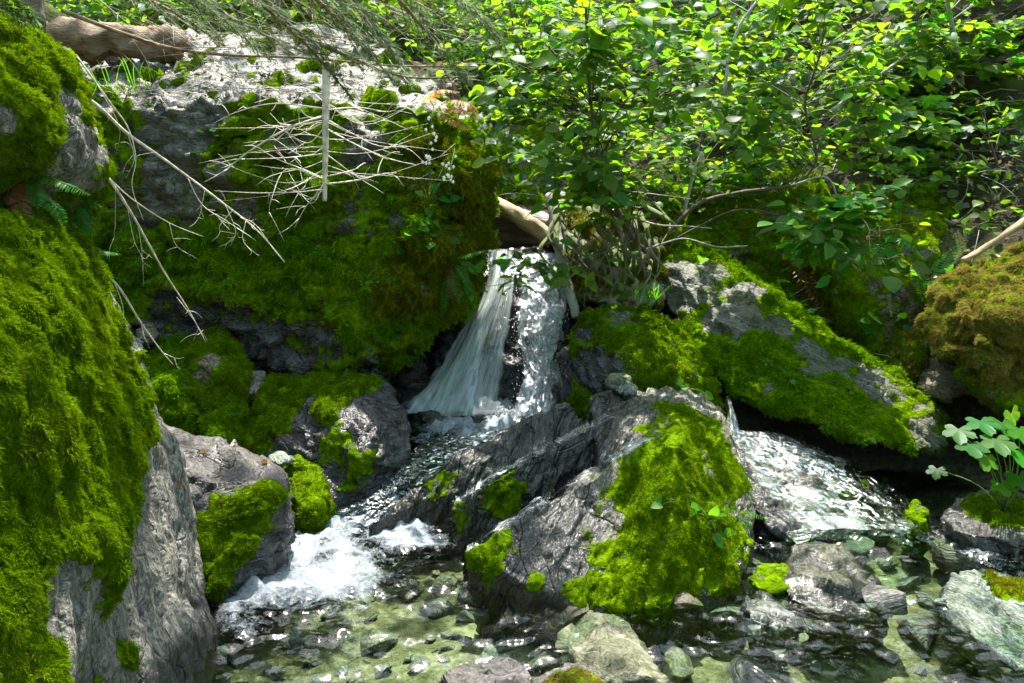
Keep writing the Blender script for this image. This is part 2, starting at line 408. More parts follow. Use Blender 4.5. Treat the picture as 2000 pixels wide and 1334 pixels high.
def grow_moss(parent, V, T, mask, style='tuft', colour='green', spacing=0.022, scale=1.0, seed=3, zmin=0.0, lay=0.35, thick=0.6, thr=0.35):
    """scatter moss clumps over the triangles T of a rock, as many as its mask says"""
    global N_MOSS
    r = np.random.default_rng(seed)
    a, b, c = V[T[:, 0]], V[T[:, 1]], V[T[:, 2]]
    nrm = np.cross(b-a, c-a); ar = np.linalg.norm(nrm, axis=1)/2; nrm = nrm/(2*ar[:, None]+1e-12)
    ctr = (a+b+c)/3; mm = mask[T].mean(axis=1)
    to = np.array([0, 0, CAM_Z])-ctr; to /= np.linalg.norm(to, axis=1)[:, None]
    w = ar*np.clip((mm-thr)/0.4, 0, 1)*((nrm*to).sum(1) > -0.35)*(ctr[:, 2] > zmin)
    tot = w.sum()
    n = int(tot/spacing**2)
    if n < 3: return None
    f = r.choice(len(T), n, p=w/tot)
    u, v = r.random(n), r.random(n); s = u+v > 1; u[s] = 1-u[s]; v[s] = 1-v[s]
    pts = a[f]+(b-a)[f]*u[:, None]+(c-a)[f]*v[:, None]
    nn = nrm[f]
    Z = nn + np.array([0, 0, 1.0])*lay + r.normal(0, 0.18, (n, 3)); Z /= np.linalg.norm(Z, axis=1)[:, None]
    dn = np.array([0, 0, -1.0])*1.0 + r.normal(0, 0.22, (n, 3)); flat = np.abs(nn[:, 2]) > 0.85
    dn[flat] = r.normal(0, 1, (flat.sum(), 3))
    Y = -(dn-(dn*Z).sum(1)[:, None]*Z); Y /= np.linalg.norm(Y, axis=1)[:, None]+1e-9
    X = np.cross(Y, Z)
    ey = np.arcsin(np.clip(-X[:, 2], -1, 1)); ex = np.arctan2(Y[:, 2], Z[:, 2]); ez = np.arctan2(X[:, 1], X[:, 0])
    lump = fbm(pts*14, 2, seed)                                  # cushions: thicker and thinner growth
    scl = scale*(0.75+0.5*r.random(n))*(1+thick*lump)*np.clip(0.6+mm[f]*0.6, 0.5, 1.1)
    N_MOSS += n
    loc = world_loc(parent)
    me = bpy.data.meshes.new("moss"); me.vertices.add(n); me.vertices.foreach_set("co", (pts-loc).astype(np.float32).ravel())
    at = me.attributes.new("rot", 'FLOAT_VECTOR', 'POINT'); at.data.foreach_set("vector", np.stack([ex, ey, ez], 1).astype(np.float32).ravel())
    at = me.attributes.new("scl", 'FLOAT', 'POINT'); at.data.foreach_set("value", scl.astype(np.float32))
    o = mkobj("moss", me, None, parent); o["kind"] = "stuff"
    md = o.modifiers.new("moss", 'NODES'); md.node_group = clump_group(style, colour)
    return o

# ------------------------------------------------------------------ rocks
def hull_bm(bm, pts):
    vs = [bm.verts.new(p) for p in pts]
    r = bmesh.ops.convex_hull(bm, input=vs, use_existing_faces=False)
    junk = [e for e in r['geom_interior']+r['geom_unused'] if isinstance(e, bmesh.types.BMVert) and e.is_valid and not e.link_faces]
    bmesh.ops.delete(bm, geom=list(set(junk)), context='VERTS')
def solid(hulls, voxel, smooth, sfac=0.5):
    """union of convex hulls, remeshed to an even grid and rounded; returns vertices and triangles"""
    me = bpy.data.meshes.new("tmp"); V0 = []; F0 = []
    for h in hulls:
        bm = bmesh.new()
        hull_bm(bm, h); bm.verts.index_update()
        off = len(V0)
        for v in bm.verts: v.index = off; V0.append(tuple(v.co)); off += 1
        for f in bm.faces: F0.append([v.index for v in f.verts])
        bm.free()
    me.from_pydata(V0, [], F0); me.update()
    o = bpy.data.objects.new("tmp", me); COL.objects.link(o)
    m = o.modifiers.new("r", 'REMESH'); m.mode = 'VOXEL'; m.voxel_size = voxel
    s = o.modifiers.new("s", 'SMOOTH'); s.iterations = smooth; s.factor = sfac
    dg = bpy.context.evaluated_depsgraph_get(); ev = o.evaluated_get(dg); m2 = ev.to_mesh()
    m2.calc_loop_triangles()
    V = np.zeros(len(m2.vertices)*3, np.float32); m2.vertices.foreach_get("co", V)
    T = np.zeros(len(m2.loop_triangles)*3, np.int32); m2.loop_triangles.foreach_get("vertices", T)
    ev.to_mesh_clear(); bpy.data.objects.remove(o); bpy.data.meshes.remove(me)
    return V.reshape(-1, 3).astype(float), T.reshape(-1, 3)
def vnormals(V, T):
    nf = np.cross(V[T[:, 1]]-V[T[:, 0]], V[T[:, 2]]-V[T[:, 0]])
    nv = np.zeros_like(V)
    for k in range(3): np.add.at(nv, T[:, k], nf)
    return nv/(np.linalg.norm(nv, axis=1)[:, None]+1e-12)
def H(pts, back=0.4, bs=0.85, sink=None, drop=0.0, extra=()):
    """a hull's points: those seen, the same set back into depth, and set down to a base level"""
    p = PS(pts); c = sum(p, Vector())/len(p)
    out = list(p); cx = sum(q[0] for q in pts)/len(pts); cy_ = sum(q[1] for q in pts)/len(pts)
    for q in pts:
        out.append(P(cx+(q[0]-cx)*bs, cy_+(q[1]-cy_)*bs, q[2]+back)-Vector((0, 0, drop)))
    if sink is not None:
        for q in list(out):
            if q.z > sink: out.append(Vector((c.x+(q.x-c.x)*0.93, q.y+0.02, sink)))
    return out + [Vector(e) for e in extra]
SOLIDS = []
def on_surface(V, px, py, d):
    """the front-most point of a rock at a photo pixel (its own estimate where the rock is not there)"""
    dep = V[:, 1]*CP-(V[:, 2]-CAM_Z)*SP; up = V[:, 1]*SP+(V[:, 2]-CAM_Z)*CP
    k = np.where((np.abs(1000+FPX*V[:, 0]/dep-px) < 16) & (np.abs(667-FPX*up/dep-py) < 16))[0]
    return V[k[np.argmin(dep[k])]] if len(k) else np.array(P(px, py, d))
def field(V, spots, seed, jag=0.35, fs=9.0):
    """soft 3D blobs around points on the rock, with ragged noise edges"""
    m = np.zeros(len(V))
    for s in spots:
        c = on_surface(V, *s[:3]); r = s[3]; w = s[4] if len(s) > 4 else 1.0
        d = np.linalg.norm((V-c), axis=1)/r
        d = d + jag*fbm(V*fs, 3, seed+5)
        k = sstep(1.15, 0.75, d)
        m = m + k*w if w > 0 else m*(1-k*(-w))
    return m
def chips(p, seed):
    """offset of broken facets: each cell of a jittered grid is its own tilted plane"""
    with np.errstate(over='ignore'):
        i0 = np.floor(p).astype(np.int64); best = np.full(len(p), 1e9); out = np.zeros(len(p))
        for dx in (-1, 0, 1):
            for dy in (-1, 0, 1):
                for dz in (-1, 0, 1):
                    c = i0+np.array([dx, dy, dz]); h = _hash(c[:, 0], c[:, 1], c[:, 2], seed); h2 = _hash(c[:, 0], c[:, 1], c[:, 2], seed+7)
                    f = lambda hh, s: ((hh >> np.uint32(s)) & np.uint32(1023)).astype(float)/1023
                    q = p-c-np.stack([f(h, 0), f(h, 10), f(h, 20)], 1)
                    d = (q*q).sum(1); g = np.stack([f(h2, 0), f(h2, 10), f(h2, 20)], 1)*2-1
                    v = (q*g).sum(1)*1.3+(f(h, 5)-0.5)*0.5; s = d < best
                    best[s] = d[s]; out[s] = v[s]
        return out
def rock(name, label, hulls, mat, voxel=0.016, smooth=4, amp=0.02, fol=(0, 0, 1), step=0.05, stepamp=0.010, lay_amp=0.012, freq=3.0,
         moss=None, wet=None, category='boulder', group=None, seed=1, chip=0.022, cf=6.0, layf=5.0):
    V, T = solid(hulls, voxel, smooth)
    nv = vnormals(V, T)
    f = np.array(Vector(fol).normalized()); t = V@f
    d = amp*fbm(V*freq, 4, seed)
    q = V + f[None, :]*(t*7.0)[:, None]
    d = d + 0.6*lay_amp*fbm(q*layf, 4, seed+31)
    w = t/step + 1.2*fbm(V*2.2, 3, seed+61)
    saw = np.abs((w % 1.0)); terr = sstep(0.0, 0.22, saw)*(1-saw*0.75)
    side = 1-np.abs(nv@f)                                         # ledges only where the layers are cut
    d = d + stepamp*(terr-0.55)*side*(0.6+0.8*fbm(V*3.1, 2, seed+3))
    d = d + chip*chips((V + f[None, :]*(t*1.5)[:, None] + 0.04*fbm(V*9, 2, seed+2)[:, None])*cf, seed) + chip*0.35*chips(V*cf*2.7, seed+1)
    V = V + nv*d[:, None]
    nv = vnormals(V, T)
    M = np.zeros(len(V)); W = np.zeros(len(V))
    if moss:
        up = moss.get('up', 0.0)
        if up: M = up*sstep(moss.get('lo', 0.1), moss.get('hi', 0.6), nv[:, 2])
        M = M + moss.get('all', 0.0) + moss.get('noise', 0.3)*fbm(V*moss.get('nf', 7.0), 4, seed+77)*(M+moss.get('all', 0.0) > 0)
        if 'spots' in moss:
            for s in moss['spots']:
                c = on_surface(V, *s[:3]); ww = s[4] if len(s) > 4 else 1.0
                dd = np.linalg.norm(V-c, axis=1)/s[3] + 0.55*fbm(V*8, 4, seed+5)
                k = sstep(1.35, 0.55, dd)
                M = M + k*ww if ww > 0 else M*(1-k*(-ww))
        if 'bare' in moss: M = M*(1-sstep(moss['bare'], moss['bare']+0.12, V[:, 2]+0.08*fbm(V*4, 3, seed))*sstep(0.15, 0.55, nv[:, 2]))
        if 'zlo' in moss: M = M*sstep(moss['zlo'], moss['zlo']+0.08, V[:, 2]+0.05*fbm(V*6, 2, seed))
        M = np.clip(M + 0.38*fbm(V*17, 3, seed+55)*(M > 0.02)*(1-np.clip(M-0.85, 0, 1)), 0, 1)
        dr = np.abs(fbm(V*np.array([13, 13, 4.5]), 3, seed+91))+0.5*fbm(V*5, 2, seed+92)
        V = V + nv*(moss.get('drape', 0.014)*sstep(0.3, 0.8, M)*(dr+0.25))[:, None]
    if wet:
        W = np.full(len(V), wet.get('all', 0.0))
        if 'spots' in wet: W = W + field(V, wet['spots'], seed+9)
        if 'z' in wet: W = np.maximum(W, sstep(wet['z']+0.05, wet['z']-0.02, V[:, 2]+0.03*fbm(V*8, 2, seed)))
        W = np.clip(W, 0, 1)
    lo = V.min(0); ctr = V.mean(0)
    o = build(name, V, [T], mat, None, (ctr[0], ctr[1], lo[2]), {"moss": np.clip(M*1.4, 0, 1), "wet": W})
    tag(o, label, category, group)
    SOLIDS.append(o)
    ROCKS[label] = (o, V, T, M)
    if moss and moss.get('grow', True):
        MOSS_JOBS.append((o, V, T, M, moss, seed))
    return o
ROCKS = {}; MOSS_JOBS = []

M_SLATE = rock_material("rock_slate", fol=(0.04, 0.95, -0.32), dark=(0.034, 0.034, 0.03), light=(0.28, 0.265, 0.23), tint=(0.13, 0.13, 0.085), stretch=9, vein=0.25, scale=6, cracks=0.25)
M_CLIFF = rock_material("rock_cliff", fol=(0.1, -0.25, 1.0), dark=(0.036, 0.036, 0.022), light=(0.24, 0.225, 0.18), tint=(0.1, 0.1, 0.03), stretch=5, vein=0.15)
M_DARK  = rock_material("rock_dark", fol=(0.3, -0.3, 0.9), dark=(0.026, 0.022, 0.024), light=(0.19, 0.17, 0.17), tint=(0.075, 0.07, 0.035), stretch=4, vein=0.2, scale=9)
M_FRONT = rock_material("rock_front", fol=(0.92, -0.29, -0.25), dark=(0.026, 0.026, 0.022), light=(0.27, 0.255, 0.19), tint=(0.13, 0.13, 0.05), stretch=8, vein=0.6, scale=5)
M_RIGHT = rock_material("rock_right", fol=(0.55, 0.3, 0.75), dark=(0.028, 0.034, 0.02), light=(0.21, 0.21, 0.16), tint=(0.085, 0.1, 0.02), stretch=7, vein=0.3)
M_GREEN = rock_material("rock_green", fol=(0.7, 0.3, 0.6), dark=(0.045, 0.06, 0.045), light=(0.22, 0.25, 0.20), tint=(0.11, 0.14, 0.09), stretch=5, vein=0.5, rough=0.5)
M_OLIVE = rock_material("rock_olive", fol=(0.3, 0.2, 0.9), dark=(0.035, 0.04, 0.018), light=(0.2, 0.2, 0.12), tint=(0.1, 0.105, 0.04), stretch=3, vein=0.3, rough=0.5, cracks=0.0)
M_BROWN = rock_material("rock_brown", fol=(0.2, -0.2, 0.9), dark=(0.04, 0.034, 0.02), light=(0.21, 0.18, 0.12), tint=(0.1, 0.095, 0.04), stretch=3.5, vein=0.1)

# the big mossy rock in the left foreground
rock("mossy_boulder", "huge boulder draped in hanging moss with a bare grey slate flank, left edge",
     [H([(100, 425, 2.30), (150, 455, 2.42), (186, 500, 2.48), (214, 610, 2.52), (296, 760, 2.55), (298, 830, 2.45), (262, 930, 2.25), (228, 1010, 2.05), (225, 1100, 1.90), (105, 1165, 1.66),
         (100, 1340, 1.52), (80, 1560, 1.45), (-160, 1560, 1.25), (-200, 1000, 1.35), (-160, 700, 1.55), (-80, 420, 1.95), (20, 450, 2.0), (180, 760, 2.05), (110, 640, 1.95), (120, 950, 1.80)], back=0.7, bs=0.9),
      H([(250, 700, 2.62), (302, 815, 2.60), (345, 900, 2.66), (385, 1045, 2.62), (416, 1185, 2.55), (410, 1260, 2.38), (402, 1340, 2.20), (385, 1560, 2.0),
         (90, 1560, 1.72), (105, 1180, 1.80), (235, 1000, 2.16), (250, 880, 2.34), (330, 1150, 2.30)], back=0.5, bs=0.95)],
     M_SLATE, voxel=0.012, smooth=5, amp=0.035, fol=(0.04, 0.95, -0.32), step=0.09, stepamp=0.034, lay_amp=0.030, layf=2.2, freq=3.2, seed=11, chip=0.005,
     moss=dict(all=0.0, noise=0.25, spots=[(0, 600, 1.8, 0.62), (60, 800, 1.7, 0.50), (170, 640, 2.2, 0.36), (220, 800, 2.3, 0.30), (200, 930, 2.05, 0.24), (30, 1000, 1.5, 0.46), (160, 1040, 1.85, 0.22), (20, 1250, 1.35, 0.34), (250, 760, 2.45, 0.2), (140, 470, 2.42, .16), (190, 560, 2.5, .16), (212, 640, 2.5, .15), (265, 725, 2.52, .14), (290, 790, 2.52, .12),
                                           (150, 1160, 1.75, 0.11, -1), (175, 1250, 1.7, 0.16, -1), (165, 1330, 1.65, 0.15, -1), (300, 1000, 2.35, 0.22, -1), (255, 1090, 2.1, 0.16, -1), (330, 930, 2.5, 0.15, -1)],
               style='hang', colour='green', spacing=0.0115, lay=0.05, scale=0.62, drape=0.035), wet=dict(z=0.12))
rock("mossy_boulder", "upper left mossy rock overhanging the foreground boulder, fern growing beneath it",
     [H([(-100, 20, 2.1), (0, 38, 2.25), (62, 62, 2.4), (128, 108, 2.5), (150, 180, 2.5), (186, 255, 2.52), (214, 330, 2.54), (208, 362, 2.5), (150, 395, 2.44), (70, 430, 2.4), (-100, 440, 2.1), (100, 240, 2.25), (0, 230, 2.05)], back=0.7, bs=0.9)],
     M_SLATE, voxel=0.014, smooth=4, amp=0.045, fol=(0.6, -0.4, 0.5), step=0.07, stepamp=0.03, freq=4.0, seed=12,
     moss=dict(all=0.55, noise=0.55, nf=5, spots=[(60, 150, 2.3, 0.30), (20, 300, 2.15, 0.2), (185, 290, 2.5, 0.12, -1), (160, 190, 2.5, 0.07, -0.9), (70, 370, 2.35, 0.12, -0.8), (10, 245, 2.1, 0.06, -1)], style='hang', colour='green', spacing=0.015, scale=0.68))
# cliff behind
rock("mossy_cliff", "tall mossy rock wall beside the waterfall with a sunlit bare top",
     [H([(60, 200, 4.45), (300, 205, 4.22), (500, 196, 4.15), (700, 196, 4.12), (830, 205, 4.12), (925, 230, 4.3), (940, 330, 4.22), (946, 430, 4.22), (948, 490, 4.18), (895, 590, 3.98), (800, 655, 3.88), (725, 708, 3.86),
         (640, 722, 3.95), (520, 730, 4.2), (300, 740, 4.32), (60, 740, 4.35), (790, 470, 3.86), (860, 400, 3.93), (650, 560, 4.0), (400, 430, 4.17)], back=1.6, bs=0.95),
      H([(60, 200, 4.4), (150, 135, 4.75), (300, 82, 5.5), (450, 64, 5.9), (690, 70, 5.9), (790, 140, 5.0), (850, 185, 4.45), (930, 228, 4.4), (500, 190, 4.2), (280, 196, 4.3)], back=0.5, bs=0.9, drop=0.2, sink=1.2)],
     M_CLIFF, voxel=0.024, smooth=3, amp=0.075, fol=(0.12, -0.3, 0.95), step=0.15, stepamp=0.11, lay_amp=0.06, freq=2.6, seed=13, chip=0.055, cf=4.0, category='cliff',
     moss=dict(all=0.60, up=0.30, lo=-0.2, hi=0.5, noise=0.70, nf=3.2, drape=0.04, thr=0.62, bare=1.72, spots=[(560, 500, 4.05, 0.28, 0.5), (450, 520, 4.15, .22, .5), (330, 560, 4.2, 0.3, 0.4), (700, 640, 3.9, 0.25, 0.7), (880, 400, 3.95, 0.3, 0.3), (600, 430, 4.0, .2, .4),
                                  (360, 220, 4.2, 0.20, -0.9), (300, 290, 4.2, .2, -.8), (330, 390, 4.2, 0.24, -0.85), (420, 330, 4.15, 0.16, -0.8), (250, 400, 4.25, .15, -.7), (480, 420, 4.1, .12, -.7), (760, 420, 3.9, .07, -.8), (560, 260, 4.1, .12, -.7), (700, 270, 4.1, .14, -.7), (810, 600, 3.9, 0.08, -0.8), (845, 560, 3.9, 0.07, -0.7), (690, 420, 4.0, .14, -.5), (640, 590, 3.98, .14, -.6), (600, 690, 4.0, .18, -.85), (520, 715, 4.1, .2, -.85), (700, 700, 3.9, .1, -.7), (420, 630, 4.2, .2, -.9), (330, 640, 4.2, .2, -.9), (490, 670, 4.15, .16, -.9), (640, 450, 4.0, .12, -.6)],
               style='far', colour='vivid', spacing=0.024, scale=0.85, lay=0.0),
     wet=dict(all=0.35, spots=[(420, 640, 4.2, .35), (320, 650, 4.2, .3), (640, 560, 4.0, 0.40), (690, 430, 4.0, 0.35), (600, 660, 4.0, 0.3), (560, 700, 4.1, 0.3)]))  # real damp, plus painted shade: lower left spots darken the gap behind the stones
rock("wet_boulder", "dark wet boulder with a moss cap between the pools",
     [H([(472, 830, 3.75), (500, 762, 3.85), (590, 730, 3.95), (700, 714, 3.95), (732, 722, 3.9), (766, 757, 3.85), (795, 796, 3.75), (800, 880, 3.55), (765, 928, 3.45), (690, 966, 3.38), (645, 988, 3.32), (600, 950, 3.4), (540, 900, 3.5), (482, 868, 3.6), (630, 790, 3.56), (730, 850, 3.44)], back=0.35, sink=-0.1)],
     M_DARK, voxel=0.012, smooth=4, amp=0.03, fol=(0.4, -0.4, 0.8), step=0.08, stepamp=0.014, lay_amp=0.012, freq=4.5, seed=14,
     moss=dict(spots=[(560, 742, 3.85, 0.16), (650, 728, 3.9, 0.16), (510, 790, 3.75, 0.12), (700, 722, 3.9, 0.1), (480, 840, 3.7, 0.12), (640, 850, 3.5, 0.09, .4), (690, 930, 3.4, 0.10, .4), (590, 735, 3.9, .14), (620, 762, 3.8, .11), (540, 785, 3.7, .12), (680, 735, 3.85, .1)], style='tuft', colour='green', spacing=0.016, scale=0.75, thr=.45, drape=.008), wet=dict(all=0.85))
rock("wet_boulder", "pale wet grey boulder with moss on its front, beside the slate flank",
     [H([(295, 842, 3.0), (330, 846, 3.1), (420, 860, 3.15), (500, 882, 3.1), (550, 916, 3.0), (567, 955, 2.95), (552, 1040, 2.85), (525, 1110, 2.75), (475, 1160, 2.68), (430, 1168, 2.62), (400, 1120, 2.62), (360, 1000, 2.7), (320, 900, 2.82), (470, 965, 2.78), (520, 985, 2.78)], back=0.3, sink=-0.15)],
     M_DARK, voxel=0.011, smooth=4, amp=0.028, fol=(0.2, -0.2, 0.9), step=0.07, stepamp=0.014, lay_amp=0.012, freq=5, seed=15,
     moss=dict(spots=[(440, 1020, 2.72, 0.12, .7), (500, 1010, 2.76, 0.09, .7), (420, 1110, 2.64, 0.08, .7), (545, 940, 2.94, 0.07), (480, 1060, 2.72, 0.06), (400, 1160, 2.6, 0.06)], style='tuft', colour='green', spacing=0.013, scale=0.62, thr=.45, drape=.006), wet=dict(all=0.55, z=0.14))
# the slab stack in the middle
rock("mossy_boulder", "big ridged boulder in the middle of the stream, moss on its right shoulder",
     [H([(1150, 778, 3.78), (1190, 760, 3.8), (1290, 754, 3.75), (1370, 772, 3.7), (1412, 802, 3.6), (1440, 890, 3.36), (1468, 975, 3.12), (1465, 1060, 2.96), (1455, 1120, 2.83), (1400, 1160, 2.73), (1290, 1190, 2.61), (1215, 1195, 2.58), (1205, 1040, 2.76), (1262, 870, 3.02), (1330, 850, 3.04), (1300, 960, 2.80)], back=0.2, sink=-0.22),
      H([(1110, 788, 3.76), (1000, 832, 3.62), (900, 890, 3.46), (800, 962, 3.30), (712, 1032, 3.18), (775, 1045, 3.27), (885, 990, 3.44), (1000, 910, 3.58), (1180, 850, 3.70)], back=0.03, sink=-0.15),
      H([(1215, 796, 3.56), (1060, 880, 3.30), (885, 982, 3.04), (900, 1075, 3.03), (1060, 985, 3.26), (1215, 890, 3.48)], back=0.10, sink=-0.18),
      H([(1300, 830, 3.25), (1265, 872, 3.00), (1150, 935, 2.94), (1060, 985, 2.85), (905, 1076, 2.75), (945, 1100, 2.75), (985, 1122, 2.72), (1060, 1165, 2.64), (1140, 1196, 2.585), (1230, 1196, 2.585), (1285, 900, 2.98)], back=0.08, sink=-0.2)],
     M_FRONT, voxel=0.010, smooth=1, amp=0.022, fol=(0.92, -0.29, -0.25), step=0.15, stepamp=0.012, lay_amp=0.030, layf=1.9, freq=3.6, seed=16, chip=0.012,
     moss=dict(spots=[(1340, 900, 3.0, 0.26, .62), (1400, 990, 2.98, 0.20, .65), (1250, 960, 2.86, 0.16, .45), (1330, 1010, 2.8, 0.15, .45), (1390, 830, 3.4, 0.22, .6), (1430, 900, 3.3, 0.15, .7), (1390, 1100, 2.75, 0.15, .42), (1300, 1140, 2.64, 0.14, .45), (1420, 1050, 2.85, .16, .5), (1230, 1130, 2.66, 0.14, .42), (1180, 1070, 2.75, 0.11, .42), (1150, 1150, 2.6, .07, .45), (1050, 1120, 2.7, .05, .4), (1000, 935, 3.2, 0.11, .42), (880, 930, 3.3, 0.09, .42), (910, 1070, 2.9, 0.11, .42), (960, 1060, 2.88, 0.09, .42), (1340, 780, 3.6, 0.12, .6), (1020, 960, 3.1, 0.09, .42), (870, 1000, 3.1, 0.09, .42),
                              (1180, 1000, 2.82, 0.08, -.8)], style='tuft', colour='green', spacing=0.0125, scale=0.5, thr=0.52, drape=0.004),
     wet=dict(all=0.25, spots=[(950, 900, 3.3, 0.45), (1150, 830, 3.4, 0.40), (1050, 1000, 2.9, 0.25), (850, 1000, 3.2, 0.35), (760, 1030, 3.2, .3)], z=0.11))
rock("mossy_boulder", "rounded mossy boulder at the right foot of the waterfall",
     [H([(1118, 655, 4.1), (1142, 612, 4.2), (1200, 598, 4.3), (1290, 620, 4.25), (1350, 657, 4.15), (1393, 712, 4.0), (1412, 800, 3.86), (1390, 900, 3.8), (1150, 860, 3.86), (1112, 730, 3.95), (1250, 705, 3.84)], back=0.5, sink=0.0)],
     M_RIGHT, voxel=0.016, smooth=4, amp=0.035, fol=(0.5, 0.4, 0.7), step=0.1, stepamp=0.02, freq=3.4, seed=17,
     moss=dict(all=0.75, noise=0.4, spots=[(1200, 604, 4.2, 0.10, -0.8), (1135, 700, 3.95, 0.14, -1), (1170, 730, 3.88, 0.12, -1), (1130, 640, 4.1, 0.08, -1), (1380, 720, 4.0, 0.05, -0.6)], style='tuft', colour='green', spacing=0.022, scale=1.0), wet=dict(spots=[(1130, 700, 3.95, 0.25)]))
rock("wet_rock", "dark purple wet rock splashed by the right waterfall",
     [H([(1098, 700, 4.12), (1130, 672, 4.05), (1180, 680, 3.95), (1230, 735, 3.85), (1240, 790, 3.8), (1120, 800, 3.95), (1085, 760, 4.08), (1160, 735, 3.86)], back=0.3, sink=0.1)],
     M_DARK, voxel=0.013, smooth=3, amp=0.04, fol=(0.7, -0.3, 0.5), step=0.06, stepamp=0.02, freq=5, seed=18, wet=dict(all=1.0), category='rock')
rock("fall_rock", "dark wet rock face behind the falling water",
     [H([(860, 640, 4.55), (945, 492, 4.80), (1020, 486, 4.82), (1092, 488, 4.80), (1115, 600, 4.55), (1125, 790, 4.25), (1020, 815, 4.30), (850, 800, 4.42), (800, 800, 4.5), (980, 640, 4.46), (1070, 640, 4.48)], back=0.7, sink=-0.05)],
     M_DARK, voxel=0.018, smooth=3, amp=0.035, fol=(0.2, 0.6, 0.6), step=0.11, stepamp=0.03, lay_amp=0.02, freq=4, seed=19, wet=dict(all=1.0), category='rock')
rock("round_boulder", "brown rounded boulder in the dark hollow under the cliff, splashed by the fall",
     [H([(725, 760, 4.48), (740, 690, 4.58), (790, 648, 4.68), (840, 660, 4.68), (868, 720, 4.58), (862, 800, 4.48), (800, 850, 4.38), (730, 830, 4.38), (800, 730, 4.40)], back=0.3, sink=0.0)],
     M_BROWN, voxel=0.016, smooth=5, amp=0.025, freq=4, seed=20, wet=dict(all=0.9))
rock("pool_stone", "small rounded stone standing in the foam of the upper pool",
     [H([(800, 826, 4.02), (815, 808, 4.06), (845, 804, 4.06), (868, 820, 4.02), (862, 842, 3.95), (830, 850, 3.93), (802, 845, 3.95), (835, 822, 3.93)], back=0.1, sink=0.1)],
     M_OLIVE, voxel=0.01, smooth=4, amp=0.012, freq=9, seed=21, wet=dict(all=1.0), category='stone')
# right bank
rock("mossy_slab", "long leaning mossy rock slab with a bright bare ridge above a dark hollow",
     [H([(1285, 500, 4.62), (1335, 476, 4.78), (1392, 488, 4.70), (1480, 580, 4.45), (1580, 668, 4.20), (1650, 690, 4.10), (1750, 730, 3.92), (1828, 800, 3.72), (1850, 862, 3.58), (1838, 884, 3.54), (1700, 864, 3.60), (1560, 815, 3.76), (1440, 772, 3.92), (1392, 715, 4.06), (1300, 600, 4.42), (1560, 735, 3.86), (1430, 640, 4.15)], back=0.35, bs=0.9)],
     M_RIGHT, voxel=0.016, smooth=2, amp=0.03, fol=(0.62, 0.35, 0.70), step=0.08, stepamp=0.03, lay_amp=0.03, freq=3.0, chip=0.012, seed=22, category='slab',
     moss=dict(all=0.80, noise=0.5, nf=5, thr=0.55, spots=[(1340, 540, 4.45, 0.24, -1), (1420, 600, 4.3, 0.18, -0.9), (1480, 585, 4.4, 0.10, -0.9), (1570, 665, 4.2, 0.10, -0.9), (1800, 800, 3.7, 0.10, -0.7), (1390, 500, 4.65, 0.1, -0.6), (1840, 870, 3.55, 0.06, -0.9), (1450, 550, 4.5, 0.10, -1), (1520, 620, 4.3, 0.10, -1), (1610, 685, 4.1, 0.10, -1), (1680, 710, 4.0, 0.10, -.9), (1740, 750, 3.9, 0.10, -.8), (1810, 830, 3.65, .08, -1), (1500, 740, 3.95, .05, -.8)], style='far', colour='vivid', spacing=0.019, scale=0.75, lay=0.1),
     wet=dict(all=0.3))
rock("mossy_slab", "shaded mossy slope of rock behind the leaning slab, below the ferns",
     [H([(1400, 480, 5.05), (1500, 500, 5.1), (1620, 560, 5.0), (1740, 660, 4.6), (1760, 720, 4.3), (1650, 720, 4.25), (1560, 680, 4.4), (1450, 560, 4.7)], back=0.4, sink=0.2)],
     M_RIGHT, voxel=0.024, smooth=3, amp=0.05, fol=(0.62, 0.35, 0.70), step=0.1, stepamp=0.03, freq=3.0, seed=23, category='slab',
     moss=dict(all=0.7, noise=0.5, nf=4, style='far', colour='olive', spacing=0.032, scale=0.8))
rock("mossy_boulder", "large boulder at the right edge matted with golden brown moss",
     [H([(1816, 640, 3.62), (1828, 575, 3.75), (1890, 535, 3.82), (1990, 490, 3.85), (2140, 470, 3.8), (2200, 800, 3.3), (2080, 830, 3.3), (1985, 805, 3.36), (1930, 770, 3.42), (1870, 712, 3.48), (1832, 668, 3.52), (1960, 620, 3.38)], back=0.5, sink=None, bs=0.9)],
     M_BROWN, voxel=0.014, smooth=1, amp=0.05, fol=(0.2, -0.3, 0.9), step=0.12, stepamp=0.03, freq=3.6, chip=0.05, cf=4.5, seed=24,
     moss=dict(all=0.28, up=0.5, lo=0.0, hi=0.5, noise=0.6, thr=.55, spots=[(1960, 580, 3.5, 0.35, 0.7), (1990, 690, 3.35, 0.16, 0.8), (1850, 600, 3.6, 0.2, 0.6)], style='hang', colour='gold', spacing=0.014, scale=0.62))
rock("mossy_rock", "knobbly small mossy rock between the leaning slab and the golden boulder",
     [H([(1730, 690, 4.15), (1740, 652, 4.25), (1790, 640, 4.3), (1825, 655, 4.2), (1838, 690, 4.05), (1800, 725, 3.95), (1760, 715, 4.0), (1790, 675, 4.0)], back=0.25, sink=0.35)],
     M_BROWN, voxel=0.016, smooth=3, amp=0.05, freq=6, seed=25, moss=dict(all=0.6, noise=0.6, style='tuft', colour='gold', spacing=0.024, scale=0.9), category='rock')
rock("bank_stone", "dull grey stone wedged under the golden moss boulder",
     [H([(1800, 720, 4.0), (1830, 690, 4.05), (1900, 720, 3.95), (1925, 745, 3.85), (1860, 760, 3.8), (1805, 745, 3.85)], back=0.2, sink=0.45)],
     M_BROWN, voxel=0.015, smooth=3, amp=0.02, freq=6, seed=26, category='stone')
